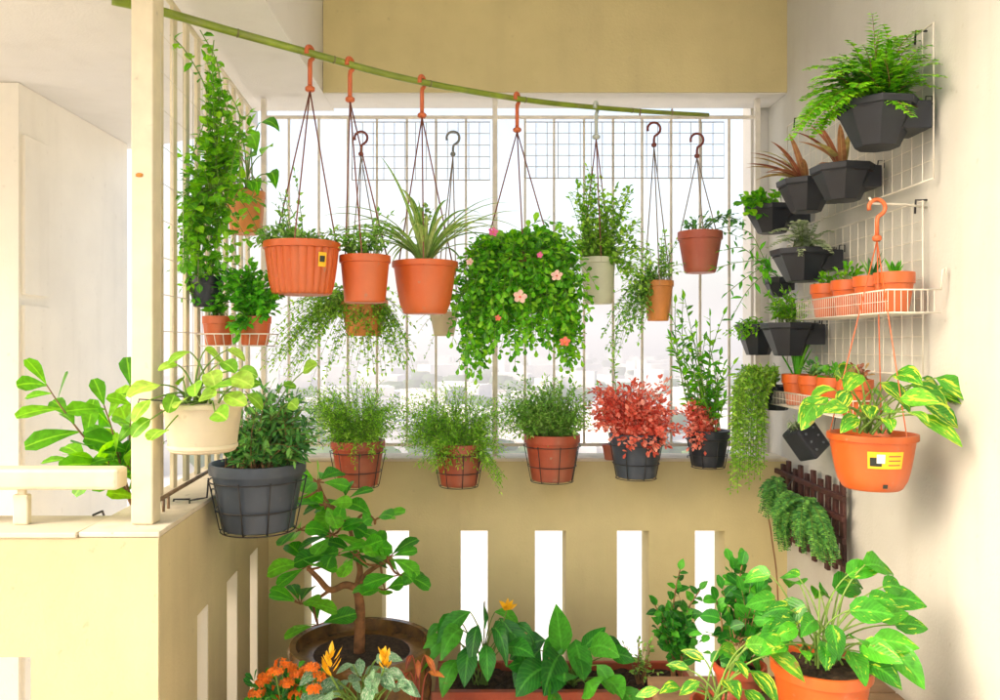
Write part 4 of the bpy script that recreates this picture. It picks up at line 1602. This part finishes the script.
# staghorn-like plants hung on the trellis
for lab, ells, mt, n, base in (('tuft of grey green fronds hanging on the dark trellis', [E(790, 510, 2.6, 30, 18, .05, 1.5), E(812, 540, 2.5, 20, 20, .05, 1.3), E(826, 555, 2.45, 14, 14, .04, .8)], 'bluegreen', 60, P(805, 505, 2.72)),
                               ('drooping green fern clump hanging at the far end of the dark trellis', [E(772, 500, 2.78, 16, 26, .05, 1.5), E(785, 530, 2.74, 12, 24, .04, 1)], 'bluegreen', 60, P(777, 486, 2.9))):
    base.x = min(base.x, XR - .07)
    o = thing('hanging_fern', lab, 'fern', base)
    m = MB()
    m.lathe(base - UP * .05, [(.014, 0), (.03, .012), (.036, .045), (.033, .05), (.025, .046)], 20)
    m.build('pot', M['lattice'], o, smooth=True)
    m = MB()
    m.tube([base + V((.03, 0, -.01)), V((XR - .05, base.y, base.z + .03)), V((XR - .04, base.y, 1.07))], .002, 5)
    m.build('pot_hook', M['wire_black'], o)
    fol, stm = MB(), MB()
    for k in range(n):
        e = ells[min(int(g.random() * len(ells)), len(ells) - 1)]
        q = in_ball(g)
        tg = e[0] + V((q.x * e[1].x, q.y * e[1].y, q.z * e[1].z))
        tg.x = min(tg.x, XR - .065)
        dv = tg - base
        frond(fol, stm, g, [bez(base, base + dv * .4 + UP * dv.length * .3, tg, i / 9) for i in range(10)], .024, .009, .008)
    finish(o, fol, stm, G[mt], M['stem_green'])

# ================================================================== FLOOR PLANTS
g = random.Random(51)
# big glazed pot with the thick-leaved tree
c = P(362, 640, 2.66)
c.z = .565
r = .235
o = thing('potted_tree', 'small thick trunked tree with rounded leaves in a big brown glazed pot', 'potted tree', V((c.x, c.y, 0)))
m = MB()
m.lathe(V((c.x, c.y, 0)), [(.14, 0), (.15, .01), (.19, .15), (.222, .3), (.232, .42), (.222, .50), (.236, .53), (.242, .55), (.236, .565), (.215, .565), (.208, .53)], 56)
pt = m.build('pot', M['glaze'], o, smooth=True)
m = MB()
m.lathe(V((c.x, c.y, .52)), [(.208, 0), (.15, .012), (.06, .016), (.002, .018)], 30)
m.build('soil', M['soil'], pt, smooth=True)
tk = MB()
fol = MB()


def Q(a, b, y=2.6):
    return P(a, b, y)


j0 = V((P(359, 640, 2.64).x, 2.64, .53))
limbs = [([j0, Q(360, 610, 2.62), Q(357, 588, 2.6)], .019, .014),
         ([Q(357, 588), Q(345, 585), Q(330, 590, 2.56), Q(318, 578, 2.52), Q(308, 568, 2.5)], .013, .007),
         ([Q(357, 588), Q(360, 570, 2.6), Q(355, 550, 2.6), Q(350, 530, 2.58)], .012, .006),
         ([Q(357, 588), Q(366, 575, 2.58), Q(374, 568, 2.56), Q(388, 560, 2.52)], .010, .006),
         ([Q(350, 530, 2.58), Q(338, 512, 2.56), Q(326, 500, 2.55), Q(318, 482, 2.55)], .007, .004),
         ([Q(350, 530, 2.58), Q(362, 515, 2.55), Q(375, 520, 2.52)], .005, .003),
         ([Q(330, 590, 2.56), Q(318, 598, 2.52), Q(300, 604, 2.5)], .006, .003),
         ([Q(318, 482, 2.55), Q(322, 500, 2.5), Q(332, 508, 2.5)], .005, .004)]
for pts, r0, r1 in limbs:
    pa = cat(pts, 6)
    tk.tube(pa, [r0 + (r1 - r0) * i / len(pa) for i in range(len(pa))], 9)
LP = []
for pts, r0, r1 in limbs:
    LP += cat(pts, 6)
st2 = MB()


def whorl(cn, n, L, W, rd=.02, dz=0):
    nr = min(LP, key=lambda q: (q - cn).length)
    if (nr - cn).length > .004:
        tk.tube(cat([nr, (nr + cn) / 2 + V((0, 0, -.012)), cn], 4), [.0045 - .0002 * k for k in range(9)], 6)
    for k in range(n):
        an = 2 * PI * k / n + g.uniform(-.5, .5)
        d = V((math.cos(an), math.sin(an) * .8, g.uniform(-.35, .75) + dz))
        s = g.uniform(.75, 1.12)
        p0 = cn + d.normalized() * rd * .5
        p1 = cn + d.normalized() * rd
        tk.tube([cn, p0, p1], .0022, 5, False)
        fol.leaf(p1, d, V((0, -.65, .8)) + rnd_dir(g) * .4, L * s, W * s, 'obovate', .5 * g.uniform(.3, 1.6), .16, 6)


for a, b, y, n in ((308, 566, 2.5, 8), (300, 604, 2.5, 6), (350, 528, 2.56, 8), (388, 558, 2.5, 8), (375, 520, 2.5, 7), (318, 482, 2.55, 7), (325, 505, 2.5, 6), (332, 535, 2.5, 7), (300, 530, 2.52, 6), (385, 590, 2.5, 6),
                   (355, 555, 2.5, 6), (318, 625, 2.55, 4), (400, 575, 2.5, 5), (335, 555, 2.48, 5), (290, 500, 2.55, 3), (345, 500, 2.52, 4)):
    whorl(P(a, b, y), n, .098, .058)
tk.build('trunk', M['bark'], o, smooth='all')
fol.build('foliage', G['jade'], o, smooth='all')

# plant bench for the three small pots in front
def bench(label, x0, x1, y0, y1, z):
    t = thing('plant_stand', label, 'plant stand', V(((x0 + x1) / 2, (y0 + y1) / 2, 0)))
    m = MB()
    n = 5
    for i in range(n):
        a = y0 + (y1 - y0) * i / n
        m.box(((x0 + x1) / 2, a + (y1 - y0) / n / 2, z - .0125), (x1 - x0, (y1 - y0) / n - .008, .025))
    m.build('top', M['wood'], t, bevel=.003)
    for x in (x0 + .03, x1 - .03):
        for y in (y0 + .03, y1 - .03):
            m = MB()
            m.box((x, y, (z - .025) / 2), (.035, .035, z - .025))
            m.build('leg', M['wood'], t, bevel=.003)
    return t


bench('low slatted wooden stand under the orange and yellow flower pots', -.64, -.16, 2.02, 2.36, .36)
# kalanchoe
c = V((P(286, 700, 2.18).x, 2.18, .36 + .13))
o = thing('potted_flower', 'pot of clustered small orange flowers at the lower left', 'potted flower', V((c.x, c.y, .36)))
pot(o, c, .075, .13, M['terra_dark'])
fol, stm = MB(), MB()
bush(fol, stm, g, c, .04, [E(286, 690, 2.16, 36, 14, .09, 1)], 60, .042, .028, 'obovate', .022, .3, t0=.3)
finish(o, fol, stm, G['deep'], M['stem_green'])
for k, (a, b) in enumerate(((262, 684), (275, 673), (290, 668), (305, 672), (318, 677), (270, 692), (287, 684), (302, 688), (256, 694), (314, 690), (296, 676), (282, 664), (312, 668), (265, 678), (325, 684), (278, 698), (296, 696))):
    fm = MB()
    cn = P(a, b, 2.12 + g.uniform(-.05, .04))
    fs_ = MB()
    for q in range(16):
        d = rnd_dir(g)
        d.y = -abs(d.y)
        d.z = abs(d.z) * 1.0
        pp_ = cn + V((d.x * .018, d.y * .014, d.z * .012))
        aa = d.orthogonal().normalized()
        for kk in range(4):
            dd = Matrix.Rotation(kk * PI / 2, 3, d) @ aa
            fm.leaf(pp_, dd + d * .3, d, .009, .008, 'obovate', .1, .1, 2)
    fm.build('flower_cluster', M['petal_orange'], o)
    sm_ = MB()
    sm_.tube([c, (c + cn) / 2 + UP * .01, cn], .002, 5, False)
    sm_.build('flower_stalk', M['stem_green'], o)
# yellow flowered spotted plant
c = V((P(362, 708, 2.2).x, 2.2, .36 + .13))
o = thing('potted_flower', 'pot of silver spotted leaves with yellow upright flowers', 'potted flower', V((c.x, c.y, .36)))
pot(o, c, .085, .13, M['terra_dark'])
fol, stm = MB(), MB()
broad(fol, stm, g, c, .05, [(q, g.uniform(.7, 1.1)) for q in rspots(g, [E(360, 672, 2.14, 42, 18, .08, 2), E(385, 678, 2.1, 22, 14, .06, 1), E(335, 690, 2.1, 24, 10, .06, 1)], 34)], .075, .036, 'ovate', .5, .5, face=.8)
finish(o, fol, stm, G['spotted'], M['stem_green'])
for (a, b, s) in ((331, 662, 1.15), (384, 655, .85)):
    m = MB()
    bs = P(a, b + 14, 2.08)
    for k in range(16):
        q = bs + V((g.uniform(-.008, .008), g.uniform(-.008, .008), .045 * s * k / 16))
        an = g.uniform(0, 2 * PI)
        m.leaf(q, V((math.cos(an) * .6, math.sin(an) * .6, 1)), V((math.cos(an), math.sin(an), -.3)), .034 * s, .016, 'lance', .2, .3, 4)
    f_ = m.build('flower', M['petal_yellow'], o)
    m = MB()
    m.tube([c, (c + bs) / 2, bs], .0028, 6)
    m.build('flower_stalk', M['stem_green'], f_)
# rusty plant
c = V((P(418, 700, 2.3).x, 2.27, .36 + .10))
o = thing('potted_plant', 'small pot of drooping rusty red leaves beside the big glazed pot', 'potted plant', V((c.x, c.y, .36)))
pot(o, c, .055, .1, M['terra_dark'])
fol, stm = MB(), MB()
broad(fol, stm, g, c, .02, [P(a, b, 2.24) for a, b in ((418, 660), (425, 655), (410, 672), (402, 678), (428, 672), (412, 655), (398, 668))], .07, .022, 'lance', .6, 1.3)
finish(o, fol, stm, G['rust'], M['stem_red'])

# trough
o = thing('planter_trough', 'long brown trough of soil on the floor below the wall slots', 'planter', V((.31, 2.74, 0)))
m = MB()
x0, x1, y0, y1 = -.15, .72, 2.62, 2.88
zt = .415
for b in (((x0 + x1) / 2, y0 + .01, zt / 2, x1 - x0, .02, zt), ((x0 + x1) / 2, y1 - .01, zt / 2, x1 - x0, .02, zt), (x0 + .01, (y0 + y1) / 2, zt / 2, .02, y1 - y0 - .042, zt), (x1 - .01, (y0 + y1) / 2, zt / 2, .02, y1 - y0 - .042, zt),
          ((x0 + x1) / 2, (y0 + y1) / 2, .02, x1 - x0 - .042, y1 - y0 - .042, .04)):
    m.box(b[:3], b[3:])
m.box(((x0 + x1) / 2, y0 - .006, zt - .015), (x1 - x0 + .02, .012, .034))
tr = m.build('box', M['terra_dark'], o, bevel=.003)
m = MB()
K1, K2 = 50, 14
vs, fs = [], []
for i in range(K1 + 1):
    for j in range(K2 + 1):
        vs.append((x0 + .021 + (x1 - x0 - .042) * i / K1, y0 + .022 + (y1 - y0 - .044) * j / K2, zt - .03 + g.uniform(-.006, .012)))
for i in range(K1):
    for j in range(K2):
        a = i * (K2 + 1) + j
        fs.append((a, a + K2 + 1, a + K2 + 2, a + 1))
m.add(vs, fs)
m.build('soil', M['soil'], o)


def rooted(label, name, px, Y=2.74):
    c = V(((px - CX) / F * Y, Y, zt - .03))
    return thing(name, label, 'plant', c), c


o, c = rooted('plant with long drooping dark leaves and an orange bloom at the left of the trough', 'leafy_plant', 482)
fol, stm = MB(), MB()
sp = [(P(a, b, y), k) for a, b, y, k in ((455, 615, 2.7, 1), (470, 612, 2.68, 1.1), (485, 608, 2.7, 1), (500, 618, 2.68, 1.1), (463, 630, 2.64, 1.2), (478, 625, 2.62, 1.2), (492, 628, 2.62, 1.2), (508, 630, 2.66, 1.1), (450, 640, 2.64, 1.1), (515, 625, 2.7, .8),
                                       (470, 645, 2.6, 1.2), (486, 645, 2.6, 1.1), (505, 648, 2.62, 1), (458, 660, 2.6, 1), (495, 612, 2.75, 1), (442, 625, 2.7, .8))]
broad(fol, stm, g, c, .03, sp, .135, .064, 'lance', .4, 2.2, face=.9, fold=.25)
finish(o, fol, stm, G['deep'], M['stem_green'])
fl_ = P(507, 610, 2.66)
m = MB()
for k in range(9):
    an = k * .7
    m.leaf(fl_, V((math.cos(an), math.sin(an), .7 + .5 * (k % 3))), V((0, -1, .4)), .04, .016, 'lance', .3, .3, 4)
f_ = m.build('flower', M['petal_yellow'], o)
m = MB()
m.tube([c, (c + fl_) / 2 + V((.01, 0, .02)), fl_], .0022, 5)
m.build('flower_stalk', M['stem_green'], f_)
o, c = rooted('plant with broad glossy dark leaves in the middle of the trough', 'leafy_plant', 572)
fol, stm = MB(), MB()
sp = [(P(a, b, y), k) for a, b, y, k in ((563, 635, 2.72, 1.15), (575, 640, 2.72, 1), (545, 640, 2.7, 1), (540, 650, 2.66, 1), (590, 648, 2.68, 1), (600, 642, 2.74, .9), (560, 655, 2.62, 1.1), (580, 660, 2.6, 1.1), (597, 665, 2.62, 1.1), (548, 668, 2.6, 1.1),
                                       (565, 675, 2.56, 1.1), (610, 655, 2.7, .9), (535, 665, 2.66, .9), (605, 680, 2.6, 1), (585, 683, 2.55, 1.1), (620, 688, 2.6, .9), (555, 690, 2.55, 1))]
for q, k in sp[:0]:
    pass
broad(fol, stm, g, c, .02, sp, .14, .092, 'ovate', .3, .9, face=1.0, fold=.3, jit=.35)
fol.leaf(P(562, 655, 2.7), V((-.12, -.2, 1)), V((.1, -1, .1)), .19, .085, 'ovate', .15, .25, 8)
fol.leaf(P(582, 650, 2.7), V((.5, -.2, .7)), V((.1, -1, .3)), .12, .06, 'ovate', .3, .25, 8)
finish(o, fol, stm, G['deep'], M['stem_green'])
o, c = rooted('thin sparse sapling with tiny leaves before the fifth wall slot', 'leafy_plant', 640)
fol, stm = MB(), MB()
bush(fol, stm, g, c, .02, [E(636, 640, 2.72, 18, 18, .04, 1), E(650, 660, 2.7, 16, 16, .04, 1)], 14, .026, .014, 'ovate', .018, .2, t0=.35, sr=.0016)
finish(o, fol, stm, G['soft'], M['stem_brown'])
o, c = rooted('tall upright plant of small dark leaves at the right of the trough', 'leafy_plant', 678)
fol, stm = MB(), MB()
for pts in ([(672, 640), (674, 600), (680, 570)], [(682, 640), (688, 610), (700, 590)], [(670, 640), (662, 620), (655, 605)]):
    path = cat([c + V((g.uniform(-.02, .02), 0, 0))] + [P(a, b, 2.7) for a, b in pts], 8)
    stm.tube(path, [.005 - .003 * i / len(path) for i in range(len(path))], 6)
    leaves_on(fol, g, path, .25, .013, .058, .036, 'ovate', 5, .6, .2, face=.8)
bush(fol, stm, g, c + UP * .08, .03, [E(672, 612, 2.68, 22, 26, .06, 1), E(690, 625, 2.66, 22, 24, .05, 1)], 26, .05, .034, 'ovate', .022, .2, t0=.4, face=.8)
finish(o, fol, stm, G['deep'], M['stem_brown'])


# right group: pots on a stand
stool = bench('low slatted wooden stand under the front right pots', .48, 1.14, 1.74, 2.3, .62 - .02)
SZ = .60
# dark round-leaved tall plant
c = V((P(735, 700, 2.2).x, 2.16, SZ + .09))
o = thing('potted_plant', 'tall plant with rounded dark leaves standing before the last wall slot', 'potted plant', V((c.x, c.y, SZ)))
pot(o, c, .07, .09, M['terra_dark'])
fol, stm = MB(), MB()
for pts in ([(732, 650), (736, 600), (742, 565)], [(744, 650), (752, 610), (760, 580)], [(722, 650), (722, 625), (716, 600)]):
    path = cat([c] + [P(a, b, 2.2) for a, b in pts], 8)
    stm.tube(path, [.004 - .002 * i / len(path) for i in range(len(path))], 6)
    leaves_on(fol, g, path, .3, .018, .056, .040, 'round', 5, .5, .2, face=.9)
bush(fol, stm, g, c + UP * .05, .03, [E(742, 590, 2.18, 24, 28, .06, 1.3), E(760, 615, 2.18, 22, 26, .05, 1), E(722, 640, 2.15, 26, 30, .05, 1.2), E(752, 650, 2.15, 28, 24, .05, 1.2)], 40, .055, .038, 'round', .026, .2, t0=.45, face=.8)
finish(o, fol, stm, G['deep'], M['stem_brown'])
# light variegated plant left of the orange pot
c = V((P(715, 700, 1.95).x, 1.93, SZ + .09))
o = thing('potted_plant', 'plant with long yellow streaked leaves left of the orange floor pot', 'potted plant', V((c.x, c.y, SZ)))
pot(o, c, .065, .09, M['terra_dark'])
fol, stm = MB(), MB()
sp = [(P(a, b, y), k) for a, b, y, k in ((760, 640, 1.9, 1.1), (745, 645, 1.88, 1.2), (735, 662, 1.85, 1), (750, 670, 1.85, 1), (720, 648, 1.95, .9), (705, 660, 1.95, .8), (725, 680, 1.85, 1), (700, 682, 1.9, .9), (770, 655, 1.85, 1), (745, 690, 1.82, 1.0),
                                       (690, 670, 1.95, .8), (765, 630, 1.95, 1), (680, 688, 1.9, .8), (660, 690, 1.95, .8))]
broad(fol, stm, g, c, .03, sp, .095, .044, 'ovate', .4, .9, face=.9)
finish(o, fol, stm, G['pothos'], M['stem_green'])
# main pothos in orange pot
c = P(821, 662, 1.93)
r = 48 * 1.93 / F
h = c.z - SZ
o = thing('potted_plant', 'orange floor pot with a big green and yellow leaved plant at the lower right', 'potted plant', V((c.x, c.y, SZ)))
pot(o, c, r, h, M['terra'], taper=.74, rimh=.026)
fol, stm = MB(), MB()
sp = [(P(a, b, y), k) for a, b, y, k in (
    (848, 575, 1.95, 1.1), (865, 565, 1.95, 1.1), (835, 590, 1.95, 1), (820, 590, 1.95, 1), (800, 585, 1.98, .9), (805, 605, 1.92, 1.1), (790, 610, 1.92, 1), (780, 625, 1.9, 1.1), (797, 628, 1.86, 1.1), (815, 620, 1.86, 1.1), (832, 625, 1.85, 1),
    (850, 610, 1.88, 1.2), (870, 600, 1.9, 1.1), (880, 620, 1.9, 1.2), (875, 640, 1.88, 1.2), (890, 650, 1.88, 1.1), (862, 645, 1.85, 1), (785, 645, 1.84, 1), (800, 650, 1.84, .9), (845, 590, 1.98, 1.1), (885, 600, 1.95, 1.1),
    (868, 665, 1.86, 1.1), (775, 600, 1.95, .9), (770, 575, 2.0, .9), (825, 645, 1.84, .8), (895, 625, 1.92, 1))]
sp += [(q + V((g.uniform(-.05, .05), g.uniform(-.05, .06), g.uniform(-.05, .03))), k * .85) for q, k in sp[::2]]
for q, k in sp:
    q.x = min(q.x, XR - .08)
broad(fol, stm, g, c, .05, sp, .088, .058, 'heart', .45, .8, face=.9, jit=.45)
finish(o, fol, stm, G['pothos2'], M['stem_green'])
# bamboo cane beside
o = thing('garden_cane', 'thin bent cane standing in the corner beside the trellis', 'cane', V((1.08, 2.95, 0)))
m = MB()
m.tube(cat([V((1.10, 2.95, 0)), P(778, 600, 2.95), P(772, 540, 2.95), P(768, 515, 2.95)], 6), .003, 6)
m.build('cane', M['stem_brown'], o, smooth='all')
